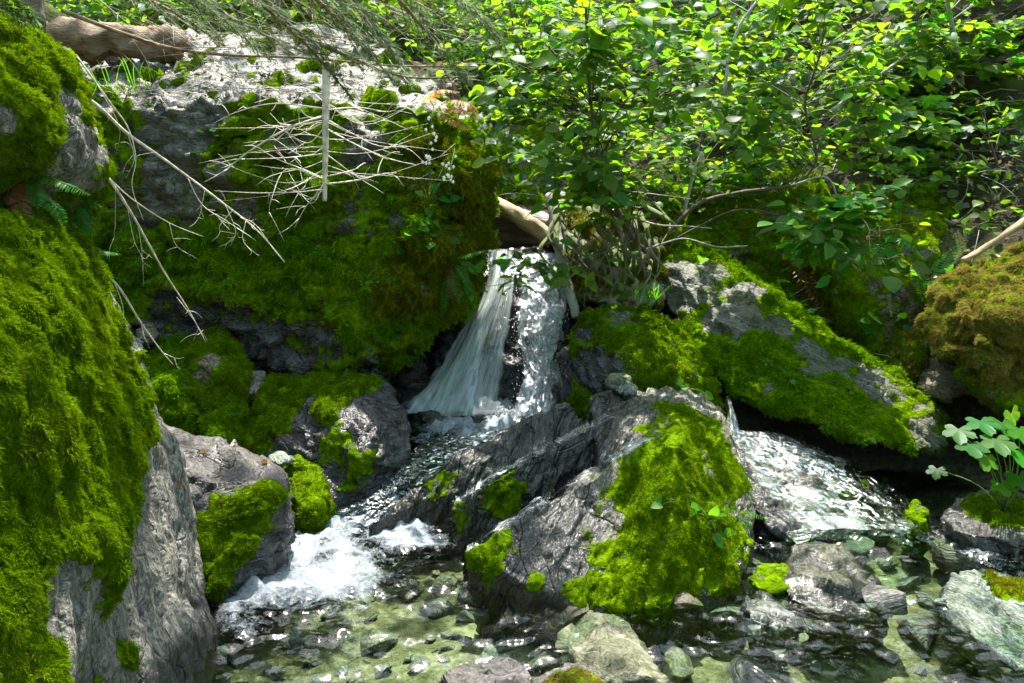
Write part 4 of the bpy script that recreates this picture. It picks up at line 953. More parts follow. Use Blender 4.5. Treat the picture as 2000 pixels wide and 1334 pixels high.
shrub("leafy_shrub", "tall slender shrub with round bright leaves rooted on the stump by the waterfall",
      [(1262, 492, 4.45), (1240, 470, 4.42), (1200, 400, 4.35), (1168, 300, 4.25), (1152, 180, 4.15), (1146, 60, 4.05), (1140, -80, 3.95)], 0.016,
      (925, 1400, -40, 400, 3.5, 4.6), 58, 101, leaf=(0.055, 0.09), group=None, limit=290)
shrub("leafy_shrub", "dark stemmed shrub leaning over the mossy slab, bent low stem",
      [(1285, 480, 4.7), (1360, 400, 4.75), (1450, 375, 4.75), (1545, 362, 4.7), (1592, 320, 4.7), (1588, 270, 4.7), (1572, 200, 4.65), (1600, 110, 4.6), (1632, -40, 4.55)], 0.014,
      (1330, 1800, -40, 330, 4.2, 5.2), 46, 102, leaf=(0.06, 0.095), limit=280)
shrub("leafy_shrub", "low arching spray of large glossy leaves over the fern bank",
      [(1300, 478, 4.6), (1370, 440, 4.45), (1440, 410, 4.3), (1520, 420, 4.2), (1600, 450, 4.15), (1700, 490, 4.1)], 0.007,
      (1440, 1740, 380, 530, 4.0, 4.3), 17, 103, leaf=(0.075, 0.115), kinds=('oval', 'round', 'oval2'), mats=('fresh', 'deep', 'shrub'), limit=200, per=(4, 7), face=0.5, reach=0.35)
shrub("leafy_shrub", "thin leafy spray reaching over the lip of the waterfall",
      [(1235, 470, 4.3), (1160, 500, 4.15), (1080, 520, 4.05), (1000, 550, 3.95), (950, 560, 3.9)], 0.004,
      (930, 1160, 490, 560, 3.9, 4.15), 5, 104, leaf=(0.07, 0.10), kinds=('oval', 'oval2'), mats=('fresh', 'lime', 'deep'), limit=60, per=(2, 4), face=0.5, reach=0.2)
shrub("leafy_shrub", "broadleaf sapling with a pale trunk high on the right hillside",
      [(1892, 330, 6.3), (1885, 230, 6.2), (1872, 120, 6.1), (1850, 0, 6.0), (1835, -120, 5.9)], 0.030,
      (1620, 2060, -60, 300, 5.2, 6.6), 40, 105, leaf=(0.075, 0.12), kinds=('lobed', 'round', 'lobed2'), mats=('lime', 'shrub', 'fresh'), stem_mat=M_PALE, limit=220, reach=1.1)
shrub("leafy_shrub", "leaning sapling behind the slender shrub, pale bent trunk",
      [(1418, 200, 6.2), (1432, 130, 6.1), (1455, 60, 6.0), (1485, -60, 5.9)], 0.016,
      (1200, 1620, -60, 260, 5.2, 6.6), 38, 106, leaf=(0.07, 0.10), mats=('lime', 'shrub', 'deep'), stem_mat=M_PALE, limit=200, reach=1.0)
shrub("leafy_shrub", "leafy bush in the gully behind the waterfall",
      [(1040, 260, 6.9), (1030, 150, 6.8), (1000, 40, 6.7), (990, -80, 6.6)], 0.014,
      (900, 1250, -60, 240, 5.8, 7.2), 38, 107, leaf=(0.06, 0.09), mats=('lime', 'shrub', 'deep'), limit=160, reach=1.0)
shrub("leafy_shrub", "dark thin sapling between the pale trunk and the leaning shrub",
      [(1832, 300, 6.6), (1812, 180, 6.6), (1795, 60, 6.5), (1785, -60, 6.4)], 0.018,
      (1560, 2040, 20, 330, 5.6, 7.2), 40, 108, leaf=(0.07, 0.11), kinds=('round', 'oval'), mats=('shrub', 'lime', 'deep'), limit=160, reach=1.2)
shrub("leafy_shrub", "low bright bush along the top of the right bank",
      [(1960, 400, 5.2), (1950, 330, 5.2), (1930, 260, 5.2), (1920, 200, 5.2)], 0.010,
      (1640, 2040, 200, 400, 4.8, 6.2), 26, 109, leaf=(0.05, 0.08), mats=('lime', 'fresh', 'shrub'), limit=160, reach=0.9)
shrub("leafy_shrub", "shaded bush beyond the bare cliff top",
      [(560, 110, 8.2), (555, 40, 8.1), (550, -60, 8.0)], 0.02,
      (180, 960, -90, 70, 7.2, 8.6), 50, 110, leaf=(0.08, 0.12), mats=('lime', 'shrub', 'deep'), limit=120)
shrub("leafy_shrub", "low leafy shrub between the stump and the dim bluff",
      [(1340, 440, 5.2), (1350, 380, 5.2), (1365, 300, 5.2), (1375, 240, 5.2)], 0.012,
      (1180, 1560, 210, 430, 4.7, 5.4), 26, 111, leaf=(0.055, 0.085), mats=('shrub', 'deep', 'lime'), stem_mat=M_BARKG, limit=200, reach=0.8)
shrub("leafy_shrub", "sunlit bush close behind the bare cliff top at the upper left",
      [(380, 70, 7.0), (375, 0, 6.9), (370, -90, 6.8)], 0.02, (120, 760, -100, 62, 6.2, 7.4), 60, 112, leaf=(0.07, 0.11), mats=('lime', 'shrub', 'deep'), limit=160)
# undergrowth too deep in the wood to count
def undergrowth():
    r = random.Random(55); mb = {'lime': MB(), 'shrub': MB(), 'deep': MB()}
    cl = []
    for k in range(520):
        x = r.uniform(-7, 9); y = r.uniform(7.2, 17)
        z = float(ground_z(np.array([x]), np.array([y]))[0])
        cl.append((x, y, z+r.uniform(0.1, 1.6), r.uniform(0.25, 0.7)))
    for k in range(100):
        x = r.uniform(0.9, 4.8); y = r.uniform(4.5, 7.2); z = float(ground_z(np.array([x]), np.array([y]))[0])
        cl.append((x, y, z+r.uniform(0.0, 0.2), r.uniform(0.12, 0.3)))
    for k in range(560):
        x = r.uniform(-6.0, 6.0); y = r.uniform(5.4, 9.5)
        if x < 0.8 and y < 6.6: continue
        z = float(ground_z(np.array([x]), np.array([y]))[0])
        if y < 6.2 and x > 1.2 and r.random() < .5: continue
        cl.append((x, y, z+r.uniform(0.0, 0.55), r.uniform(0.15, 0.35)))
    for x, y, z, s in cl:
        mt = r.choices(['lime', 'shrub', 'deep'], [3, 4, 4])[0]
        for j in range(int(34 if y > 7.2 else 14)):
            V, T, Q = LEAF['low' if y > 7.2 else r.choice(['round', 'round2', 'oval'])]
            R = np.array(leaf_frame(Vector((r.gauss(0, 1), r.gauss(0, 1), r.gauss(0, 0.3))), Vector((0, -0.3, 1))+rvec(r, 0.4)))
            p = np.array([x, y, z])+np.array([r.gauss(0, s), r.gauss(0, s), r.gauss(0, s*0.5)])
            if shades_key(p): continue
            mb[mt].add(V@(R.T*r.uniform(0.07, 0.13)*(0.6 if y < 7.2 else 1.0))+p, T, Q)
    root = empty("undergrowth", (1, 9, 3)); tag(root, "dense bright undergrowth covering the hillside behind the gully", "undergrowth", None, "stuff")
    for k, v in mb.items():
        o = v.build("foliage", ML[k], root); o["kind"] = "stuff"
undergrowth()

# ------------------------------------------------------------------ ferns
def frond_mesh(mb, path, width, npin, seed, mat_droop=0.25):
    r = random.Random(seed); pts = spline(path, npin+6)
    V, T, Q = tube(pts, np.linspace(0.0022, 0.0008, len(pts)), 4); mb.add(V, T, Q)
    for i in range(5, len(pts)-1):
        t = (i-5)/(len(pts)-6); L = width*(math.sin(math.pi*(0.12+0.86*t))**0.8)*(1-0.35*t)
        dv = Vector(pts[i]-pts[i-1]).normalized()
        up = Vector((0, -0.25, 1)); up = (up-up.dot(dv)*dv).normalized(); side = dv.cross(up)
        for s in (-1, 1):
            d = (side*s+dv*0.35-up*mat_droop+rvec(r, 0.08)).normalized()
            R = np.array(leaf_frame(d, up+rvec(r, 0.15)))
            V, T, Q = LEAF['blade']
            mb.add((V*np.array([1.35, 1, 1]))@(R.T*L)+pts[i], T, Q)
def fern(label, fronds, mat='fern', width=0.05, group=None, npin=22, seed=1, name="fern"):
    base = fronds[0][0]
    root = empty(name, base); tag(root, label, "fern", group)
    for k, f in enumerate(fronds):
        mb = MB(); frond_mesh(mb, f, width, npin, seed+k); mb.build("frond", ML[mat], root)
    return root
fern("bright fern hanging from the crack between the left boulders", [PS([(55, 335, 2.28), (90, 345, 2.24), (135, 362, 2.22), (178, 382, 2.2)]), PS([(60, 345, 2.28), (85, 385, 2.22), (115, 410, 2.2), (130, 445, 2.2)]), PS([(60, 340, 2.28), (70, 370, 2.2), (72, 410, 2.16)])], 'fern', 0.035)
fern("curled rusty dead frond dangling below the bright fern", [PS([(52, 345, 2.26), (38, 380, 2.18), (42, 420, 2.15), (52, 450, 2.15)]), PS([(50, 345, 2.27), (25, 370, 2.18), (15, 400, 2.15)])], 'dead', 0.04, name="dead_fern")
fern("small green fern below the first one in the shade of the overhang", [PS([(130, 380, 2.5), (160, 400, 2.5), (190, 440, 2.5)]), PS([(135, 385, 2.5), (175, 395, 2.52), (195, 400, 2.55)]), PS([(140, 400, 2.55), (160, 430, 2.55), (190, 460, 2.55)])], 'fern', 0.04, seed=5)
fern("dark fern frond poking out behind the boulder edge", [PS([(165, 485, 2.6), (200, 490, 2.62), (236, 496, 2.65)]), PS([(190, 540, 2.65), (215, 570, 2.68), (212, 605, 2.68)])], 'fern', 0.03, seed=9)
fern("fern clump on the cliff corner beside the waterfall", [PS([(886, 505, 3.9), (905, 500, 3.82), (930, 492, 3.8), (955, 488, 3.78)]), PS([(886, 510, 3.9), (900, 525, 3.82), (915, 550, 3.8), (928, 580, 3.8)]), PS([(884, 512, 3.9), (872, 550, 3.84), (866, 590, 3.82), (862, 620, 3.82)]), PS([(886, 512, 3.9), (888, 550, 3.82), (900, 600, 3.8)]), PS([(886, 508, 3.9), (915, 515, 3.84), (935, 540, 3.82)])], 'fern', 0.04, seed=12)
fern("brown dead fronds in the fern clump by the waterfall", [PS([(882, 512, 3.88), (880, 550, 3.82), (886, 600, 3.8)]), PS([(884, 515, 3.88), (892, 560, 3.82), (894, 598, 3.8)])], 'dead', 0.03, seed=15, name="dead_fern")
fern("rusty sunlit fern on the cliff corner above the white flowers", [PS([(850, 215, 4.1), (880, 195, 4.0), (920, 205, 3.95), (925, 235, 3.92)]), PS([(850, 218, 4.1), (870, 225, 4.0), (900, 240, 3.95), (925, 262, 3.93)]), PS([(848, 212, 4.1), (840, 190, 4.0), (860, 175, 3.95), (900, 180, 3.93)]), PS([(850, 215, 4.1), (890, 212, 4.0), (915, 222, 3.95)])], 'rust', 0.06, seed=18)
fern("large fern arching down the bank under the leafy spray", [PS([(1600, 430, 4.9), (1640, 470, 4.6), (1670, 530, 4.5), (1685, 590, 4.45)]), PS([(1600, 430, 4.9), (1650, 450, 4.65), (1700, 490, 4.55), (1735, 550, 4.5)]), PS([(1600, 432, 4.9), (1600, 480, 4.6), (1610, 530, 4.5)]), PS([(1600, 430, 4.9), (1560, 470, 4.6), (1550, 520, 4.5)])], 'fern', 0.075, seed=21, npin=28)
fern("fern with long drooping fronds above the pale bank stone", [PS([(1720, 450, 4.7), (1745, 490, 4.5), (1775, 530, 4.45), (1800, 560, 4.42)]), PS([(1722, 455, 4.7), (1770, 470, 4.5), (1810, 510, 4.45)]), PS([(1720, 452, 4.7), (1715, 500, 4.5), (1725, 540, 4.45)])], 'fern', 0.07, seed=24)
fern("yellow green fern in the sun left of the golden boulder", [PS([(1800, 590, 4.2), (1820, 540, 4.1), (1850, 500, 4.1), (1880, 470, 4.1)]), PS([(1800, 590, 4.2), (1835, 560, 4.1), (1870, 545, 4.1)]), PS([(1800, 590, 4.2), (1800, 550, 4.1), (1780, 520, 4.05)])], 'fern', 0.06, seed=27)
fern("heap of brown dead fronds sliding down the shaded bank", [PS([(1500+r0*14, 475+r0*8, 5.0), (1545+r0*14, 520+r0*9, 4.75), (1600+r0*13, 590+r0*6, 4.55), (1640+r0*10, 650+r0*3, 4.4)]) for r0 in range(8)], 'dead', 0.05, seed=30, name="dead_fern", npin=26)
fern("tiny fern at the water's edge of the ridged boulder", [PS([(1438, 1008, 2.95), (1465, 1002, 2.9), (1500, 1015, 2.88)]), PS([(1438, 1010, 2.95), (1455, 1020, 2.9), (1470, 1035, 2.88)])], 'fern', 0.025, seed=33, npin=14)
fern("small fern low on the mossy bank slope", [PS([(1560, 640, 4.4), (1600, 620, 4.3), (1630, 630, 4.28)]), PS([(1700, 640, 4.3), (1720, 620, 4.2), (1735, 640, 4.2)]), PS([(1560, 640, 4.4), (1570, 610, 4.3), (1600, 600, 4.3)])], 'fern', 0.04, seed=36, npin=14)

# ------------------------------------------------------------------ small leafy plants
def small_plant(label, base_px, leaves_px, size, mat='fresh', kind='heart', lift=0.03, seed=1, name="small_plant", face=0.9):
    r = random.Random(seed); b, bn = hit(*base_px)
    root = empty(name, b); tag(root, label, "plant")
    lv = Leaves()
    for (px, py) in leaves_px:
        h, hn = hit(px, py); p = h+Vector((0, -lift, 0.01))+rvec(r, 0.006)
        mb = MB(); wood(mb, [b, (b+p)/2+Vector((0, -lift*0.5, 0.012)), p], 0.0016, 0.0010, sides=3, n=6); stk = mb.build("stalk", M_STEM, root)
        d = (p-b); d = d if d.length > 0.01 else Vector((0, -1, 0))
        lv.add(p, d.normalized()+Vector((0, -0.3, -0.3))+rvec(r, 0.25), Vector((0, -face, 0.8))+rvec(r, 0.35), size*r.uniform(0.75, 1.25), kind, mat, stk)
    lv.build(root)
    return root
small_plant("round leaved plant on the cliff under the hanging flower stalk", (838, 395), [(835, 345), (848, 352), (860, 362), (872, 372), (826, 362), (880, 392), (845, 378), (862, 388), (828, 385), (815, 372), (835, 412), (856, 420), (868, 360), (875, 378)], 0.045, seed=2)
small_plant("bright leaves trailing from the cliff edge above the falling water", (860, 450), [(845, 437), (858, 445), (836, 448), (875, 440), (884, 452), (890, 465), (870, 462), (850, 462), (840, 468), (880, 470), (897, 460), (829, 440), (855, 478)], 0.05, seed=3)
small_plant("pair of green leaves on the cliff face beside the trailing plant", (792, 480), [(797, 462), (790, 478), (800, 470), (785, 492)], 0.04, seed=4)
small_plant("cluster of round leaves at the base of the cliff fern", (905, 545), [(915, 520), (925, 545), (912, 562), (930, 560), (900, 570), (940, 520), (920, 585), (935, 535), (907, 535), (880, 560), (858, 555), (852, 570)], 0.042, seed=5)
small_plant("few small leaves low on the cliff moss", (800, 580), [(795, 575), (812, 582), (800, 590), (815, 612), (805, 618), (768, 580), (760, 590)], 0.028, seed=6)
small_plant("two tiny leaves near the bottom of the mossy cliff", (683, 642), [(682, 636), (688, 650)], 0.03, seed=7)
small_plant("creeping plant with bright leaves on the ridged boulder's moss", (1385, 1015), [(1345, 985), (1362, 992), (1352, 1005), (1385, 1002), (1402, 1012), (1395, 1045), (1418, 1040), (1412, 1000), (1400, 1060)], 0.038, seed=8, lift=0.012)
small_plant("lone leaf pair on the mossy top of the ridged boulder", (1335, 985), [(1293, 983), (1290, 990)], 0.035, seed=9, lift=0.01)
small_plant("bright leaves in the gap behind the ridged boulder", (1345, 760), [(1330, 745), (1360, 765), (1375, 772), (1335, 757)], 0.045, seed=10)
small_plant("tiny creeping leaves on the leaning slab's moss", (1500, 700), [(1478, 672), (1490, 690), (1500, 697), (1512, 700), (1495, 712), (1508, 718), (1480, 730), (1545, 745), (1550, 762), (1540, 750), (1655, 760), (1660, 772), (1560, 700), (1485, 787), (1700, 860)], 0.028, seed=11, lift=0.015)
small_plant("green sprig growing on the bank below the spray", (1620, 560), [(1608, 530), (1620, 540), (1605, 555), (1630, 570), (1612, 575), (1640, 590), (1600, 600), (1590, 620), (1660, 600)], 0.05, seed=12, kind='oval')
small_plant("small weeds sprouting beside the knobbly mossy rock", (1720, 640), [(1705, 620), (1715, 632), (1730, 618), (1740, 630), (1700, 645), (1690, 630), (1750, 620), (1725, 605), (1760, 640)], 0.05, seed=13)
small_plant("sprig of leaves on the bare cliff under the dead twigs", (410, 265), [(400, 258), (412, 255), (420, 262), (428, 270), (408, 272)], 0.05, seed=14, mat='deep', kind='oval')
small_plant("leafy weeds on the dark ledge in the gully", (1010, 370), [(985, 350), (995, 362), (1010, 355), (1025, 365), (1005, 380), (990, 385), (1035, 380), (970, 330), (1000, 335)], 0.06, seed=15, mat='deep')
small_plant("bushy weed on the bank above the pale fallen branch", (1860, 440), [(1830+12*k, 400+(k*37) % 60) for k in range(14)], 0.06, seed=16, kind='round', mat='lime', lift=0.08)
small_plant("patch of low leaves right of the hillside outcrop", (1940, 400), [(1900+9*k, 350+(k*29) % 70) for k in range(12)], 0.06, seed=17, kind='oval', mat='shrub', lift=0.08)
small_plant("low leaves beside the squat olive outcrop", (1660, 390), [(1620+10*k, 360+(k*31) % 50) for k in range(14)], 0.055, seed=18, kind='round', mat='fresh', lift=0.08)
small_plant("green weeds trailing over the dim bluff", (1450, 380), [(1380+14*k, 350+(k*41) % 90) for k in range(16)], 0.055, seed=19, kind='oval', mat='deep', lift=0.06)
# plant with big lobed leaves at the right edge
def lobed_plant():
    b = P(1960, 1000, 3.15); root = empty("lobed_plant", b); tag(root, "plant with broad pale lobed leaves overhanging the stream at the right edge", "plant")
    r = random.Random(31); lv = Leaves()
    for px, py, d, s in [(1872, 838, 3.05, .11), (1915, 822, 3.1, .12), (1958, 826, 3.1, .12), (1990, 840, 3.05, .12), (1895, 868, 2.98, .11), (1945, 858, 3.0, .12), (1985, 880, 2.98, .12), (1925, 890, 2.95, .10), (1830, 916, 3.0, .07), (1990, 930, 2.95, .11), (1955, 945, 2.95, .08), (1975, 808, 3.15, .1), (2030, 850, 3.0, .12)]:
        p = P(px, py, d); mb = MB(); wood(mb, [b, (b+p)/2+Vector((0, -0.04, 0.04)), p], 0.003, 0.0018, sides=4, n=8); stk = mb.build("stalk", M_STEM, root)
        dd = (p-b); lv.add(p, Vector((dd.x+r.gauss(0, .1), -0.6+r.gauss(0, .2), -0.25)), Vector((r.gauss(0, .2), -0.55, 1)), s*0.98, r.choice(['lobed', 'lobed2']), r.choice(['fresh', 'deep']), stk)
    lv.build(root)
lobed_plant()
# white flower spikes
def flower(label, path, nfl, seed, spread=0.02):
    r = random.Random(seed); pts = PS(path); root = empty("flower_stalk", pts[0]); tag(root, label, "flower")
    o, p = wood_obj("stem", pts, 0.0016, 0.0008, M_STEM, root, sides=4, n=16)
    for k in range(nfl):
        t = 0.25+0.75*k/nfl; i = int(t*(len(p)-1)); c = p[i]+np.array(rvec(r, spread*0.5))+np.array([r.choice([-1, 1])*spread*r.random(), 0, 0])
        mb = MB()
        for q in range(5):
            a = q*2*math.pi/5; V, T, Q = LEAF['oval']
            R = np.array(leaf_frame(Vector((math.cos(a), -0.3, math.sin(a))), Vector((0, -1, 0.3))))
            mb.add(V@(R.T*0.009)+c, T, Q)
        mb.build("blossom", ML['petal'], o)
flower("stalk of tiny white flowers hanging down the cliff, tallest", [(848, 200, 3.8), (842, 240, 3.74), (836, 300, 3.72), (838, 330, 3.72)], 18, 1)
flower("stalk of tiny white flowers low on the cliff corner", [(888, 290, 3.85), (882, 320, 3.76), (874, 345, 3.74), (866, 352, 3.74)], 14, 2, 0.03)
flower("stalk of tiny white flowers over the gully beside the cliff corner", [(930, 215, 4.2), (945, 240, 4.1), (962, 260, 4.05), (950, 290, 4.05)], 18, 3, 0.035)
# grass tufts
def grass_tuft(label, base, tips, seed):
    r = random.Random(seed); root = empty("grass_tuft", base[0]); tag(root, label, "grass tuft")
    for b, t in zip(base, tips):
        m1 = b.lerp(t, 0.5)+Vector((0, -0.01, 0.03)); pts = spline([b, m1, t], 7)
        w = 0.0022*np.array([.6, 1, 1, .9, .8, .5, .05])[:, None]*np.array([[1, 0, 0.2]])
        V = np.concatenate([pts+w, pts-w]); Q = [[i, i+1, i+8, i+7] for i in range(6)]
        mb = MB(); mb.add(V, None, Q); mb.build("blade", ML['fresh'], root)
r_ = random.Random(3)
bs_ = [hit(r_.uniform(180, 300), r_.uniform(165, 190))[0] for k in range(24)]
grass_tuft("thin bright grass on the lip of the cliff beside the log", bs_, [b+Vector((r_.gauss(0, .06), r_.gauss(-0.05, .04), r_.uniform(-.03, .16))) for b in bs_], 1)
bs_ = [P(r_.uniform(1225, 1290), r_.uniform(575, 600), 4.15) for k in range(26)]
grass_tuft("green grass tuft between the stump roots and the round mossy boulder", bs_, [b+Vector((r_.gauss(0, .06), r_.gauss(-0.04, .03), r_.uniform(.02, .13))) for b in bs_], 2)

# ------------------------------------------------------------------ fir boughs
def bough(label, path, seed, spread=0.30, mat='needle', dens=1.0, needle=0.022):
    path = [(a, b, c*0.70) for a, b, c in path]; spread *= 0.62
    r = random.Random(seed); root = empty("fir_bough", P(*path[0])); tag(root, label, "fir bough")
    o, p = wood_obj("stem", PS(path), 0.007, 0.002, M_TWIGB, root, sides=5, n=26)
    tw = MB(); nd = MB()
    L = LEAF['blade']
    def needles(q):
        seg = np.linalg.norm(np.diff(q, axis=0), axis=1).sum(); cnt = int(seg/0.0016*dens)
        for k in range(cnt):
            t = r.random()*(len(q)-1); i = int(t); c = q[i]+(q[min(i+1, len(q)-1)]-q[i])*(t-i)
            dv = Vector(q[min(i+1, len(q)-1)]-q[i-1 if i else 0]).normalized()
            side = dv.cross(Vector((0, -0.25, 1))).normalized()*(1 if r.random() < .5 else -1)
            d = (side+dv*r.uniform(0.3, 0.8)+Vector((0, 0, r.gauss(0, 0.22)))).normalized()*needle*r.uniform(0.8, 1.15)
            w = d.cross(Vector((0, -0.4, 1))).normalized()*0.0010
            a = Vector(c); b = a+d
            nd.add([a-w, a+w, b+w*0.4, b-w*0.4], None, [[0, 1, 2, 3]])
    for i in range(3, len(p)-1, 2):
        for s in (-1, 1):
            if r.random() < 0.15: continue
            a = Vector(p[i]); dv = Vector(p[i]-p[i-1]).normalized(); side = dv.cross(Vector((0, -0.2, 1))).normalized()*s
            l = spread*(1-0.75*i/len(p))*r.uniform(0.6, 1.1)
            e = a+(side*0.85+dv*0.75+Vector((0, 0, -0.12))+rvec(r, 0.1)).normalized()*l
            q = wood(tw, [a, a.lerp(e, .5)+Vector((0, 0, 0.012)), e], 0.0022, 0.0009, sides=3, n=8)
            needles(q)
            for j in (3, 5):
                for s2 in (-1, 1):
                    b = Vector(q[j]); d2 = Vector(q[j]-q[j-1]).normalized(); sd2 = d2.cross(Vector((0, -.2, 1))).normalized()*s2
                    e2 = b+(sd2*0.7+d2*0.8).normalized()*l*0.35*(1-j/10)
                    q2 = wood(tw, [b, b.lerp(e2, .5), e2], 0.0012, 0.0007, sides=3, n=4); needles(q2)
    needles(p[len(p)//2:])
    tw.build("twigs", M_TWIGB, root)["kind"] = "stuff"; o = nd.build("needles", ML[mat], root, smooth=False); o["kind"] = "stuff"
bough("fir bough drooping over the bare cliff top, above the dead branch", [(380, -90, 2.75), (500, 0, 2.85), (600, 90, 2.95), (690, 195, 3.0)], 1)
bough("dense green fir bough right of the one over the dead branch", [(520, -90, 2.85), (620, 0, 2.95), (690, 70, 3.0), (770, 160, 3.05)], 2)
bough("sunlit fir bough spreading toward the leafy shrub", [(700, -100, 2.95), (780, 0, 3.05), (840, 70, 3.1), (915, 165, 3.15)], 3, mat='needle_pale')
bough("fir bough at the top edge above the gully", [(800, -110, 3.1), (870, -30, 3.15), (930, 30, 3.2), (985, 100, 3.25)], 4, mat='needle_pale')
bough("low fir bough brushing the cliff corner", [(560, 60, 3.3), (680, 110, 3.35), (790, 150, 3.4), (930, 150, 3.45)], 5, 0.24)
bough("thin fir bough over the log at the top left", [(140, -90, 2.7), (250, -20, 2.75), (350, 30, 2.8), (440, 90, 2.85)], 6, 0.26, dens=0.6)
bough("small fir sprig in the top left corner", [(-60, -60, 2.2), (-10, -10, 2.2), (30, 20, 2.2), (50, 48, 2.2)], 7, 0.12, mat='needle_pale')
bough("dark fir bough high over the bare cliff top", [(420, -120, 3.2), (520, -60, 3.25), (620, -10, 3.3), (740, 30, 3.35)], 8, 0.34)

bough("fir bough hanging over the middle of the bare cliff top", [(260, -100, 3.4), (360, -20, 3.5), (450, 50, 3.6), (530, 120, 3.7)], 9, 0.34)
bough("short dark fir bough above the left end of the dead twigs", [(330, -60, 3.9), (430, 20, 3.95), (520, 70, 4.0), (610, 110, 4.05)], 10, 0.36)
bough("feathery fir bough crossing behind the hanging dead top", [(600, -80, 3.6), (690, 10, 3.65), (760, 90, 3.7), (800, 170, 3.75)], 11, 0.34)
# ------------------------------------------------------------------ dead branches
def twiggy(label, main, r0, r1, twigs, seed, mat, sub=3, name="dead_branch", dd=0.12, subl=0.10):
    """main and twigs as photo paths with depths; every twig gets short side twigs"""
    r = random.Random(seed); m = PS(main); root = empty(name, m[0]); tag(root, label, "branch")
    wood_obj("stem", m, r0, r1, mat, root, sides=8, n=30, wob=0.12, seed=seed)
    for t in twigs:
        mb = MB(); q = wood(mb, PS(t[0]), t[1]*0.8, t[1]*0.22, sides=5, n=16, wob=0.25)
        for k in range(sub):
            i = r.randint(3, 14); a = Vector(q[i]); dv = Vector(q[i]-q[i-1]).normalized()
            e = a+(dv*0.8+rvec(r, 0.55)).normalized()*subl*r.uniform(0.4, 1.2)
            wood(mb, [a, a.lerp(e, .5)+rvec(r, .006), e], t[1]*0.55, t[1]*0.25, sides=3, n=6)
        mb.build("twig", mat, root)
D = 3.1
r_ = random.Random(17)
tw = [([(634, 184, D), (560, 178, D-.05), (480, 172, D-.1), (405, 168, D-.1)], .0035), ([(634, 212, D), (540, 202, D), (470, 216, D), (418, 240, D)], .004), ([(633, 226, D), (560, 252, D-.1), (480, 300, D-.15), (430, 340, D-.2), (402, 335, D-.2)], .0055),
      ([(634, 300, D), (560, 308, D-.1), (465, 311, D-.15)], .004), ([(632, 270, D), (600, 260, D), (580, 248, D)], .003), ([(635, 250, D), (700, 285, D-.1), (760, 310, D-.12), (812, 322, D-.12)], .0045), ([(635, 232, D), (690, 262, D), (740, 285, D), (805, 286, D)], .004),
      ([(636, 360, D), (700, 352, D-.1), (745, 340, D-.1), (775, 338, D-.1)], .005), ([(636, 345, D), (680, 335, D), (700, 328, D)], .004), ([(634, 350, D), (590, 330, D+.1), (540, 310, D+.1), (500, 285, D+.1)], .004), ([(634, 368, D), (600, 400, D), (575, 445, D)], .003), ([(633, 350, D), (560, 330, D), (530, 390, D-.1), (525, 420, D-.1)], .003),
      ([(636, 300, D), (690, 340, D+.1), (750, 378, D+.1)], .003), ([(634, 200, D), (590, 172, D+.1), (520, 190, D+.1), (460, 155, D+.1)], .0035), ([(636, 215, D), (700, 210, D), (760, 218, D), (790, 200, D)], .003)]
for k in range(26):
    s = r_.choice([-1, 1]); y = r_.uniform(190, 370); ln = r_.uniform(60, 250)
    tw.append(([(634, y, D), (634+s*ln*0.4, y+r_.uniform(-10, 45), D+r_.gauss(0, .12)), (634+s*ln, y+r_.uniform(-25, 70)-20, D+r_.gauss(0, .2))], r_.uniform(.0016, .003)))
twiggy("dead fir top painted sunlit white, hanging upside down with bare curved twigs", [(638, 120, D), (637, 180, D), (636, 250, D), (635, 330, D), (634, 393, D)], 0.016, 0.008, tw, 5, M_TWIG, sub=3, subl=0.10)
twiggy("long bare branch slanting across the cliff from the left boulder", [(165, 188, 2.75), (200, 215, 2.8), (250, 262, 2.85), (330, 318, 2.95), (420, 385, 3.05), (500, 448, 3.1), (556, 512, 3.12)], 0.0075, 0.002,
       [([(365, 345, 3.0), (395, 400, 3.0), (440, 430, 3.0), (500, 470, 3.05)], .003), ([(250, 262, 2.85), (262, 310, 2.85), (245, 350, 2.85)], .002), ([(400, 372, 3.0), (390, 420, 3.0), (385, 430, 3.0)], .002), ([(440, 400, 3.05), (460, 450, 3.05), (450, 480, 3.05)], .002), ([(470, 425, 3.08), (500, 440, 3.05), (540, 495, 3.05)], .0025), ([(455, 410, 3.05), (430, 440, 3.05), (430, 455, 3.05)], .002), ([(480, 432, 3.08), (475, 470, 3.05), (505, 500, 3.05)], .002)], 6, M_TWIG, sub=4, subl=0.07)
twiggy("thin bare branch drooping to the mossy cluster, longest of the lower ones", [(212, 348, 2.6), (240, 390, 2.65), (270, 440, 2.75), (320, 530, 2.85), (365, 600, 2.9), (402, 668, 2.92)], 0.0055, 0.0015,
       [([(270, 440, 2.75), (278, 500, 2.78), (280, 560, 2.8)], .002), ([(345, 580, 2.88), (375, 620, 2.88), (405, 665, 2.9)], .0022), ([(250, 410, 2.7), (262, 470, 2.7), (280, 505, 2.7)], .0016), ([(388, 640, 2.9), (378, 665, 2.9)], .0018), ([(225, 365, 2.6), (225, 430, 2.65), (222, 470, 2.65)], .0016)], 7, M_TWIG, sub=2, subl=0.06)
twiggy("short bare branch from the mossy boulder's shoulder, lowest of the bare ones", [(176, 512, 2.48), (205, 535, 2.55), (235, 565, 2.6), (275, 630, 2.7), (315, 685, 2.75), (338, 712, 2.76)], 0.005, 0.0014,
       [([(210, 540, 2.56), (212, 565, 2.56), (204, 605, 2.56)], .002), ([(225, 555, 2.58), (240, 600, 2.6), (243, 650, 2.62)], .002), ([(320, 690, 2.75), (345, 700, 2.75), (360, 698, 2.75)], .0018), ([(275, 630, 2.7), (283, 660, 2.7), (293, 682, 2.7)], .0016)], 8, M_TWIG, sub=1, subl=0.05)
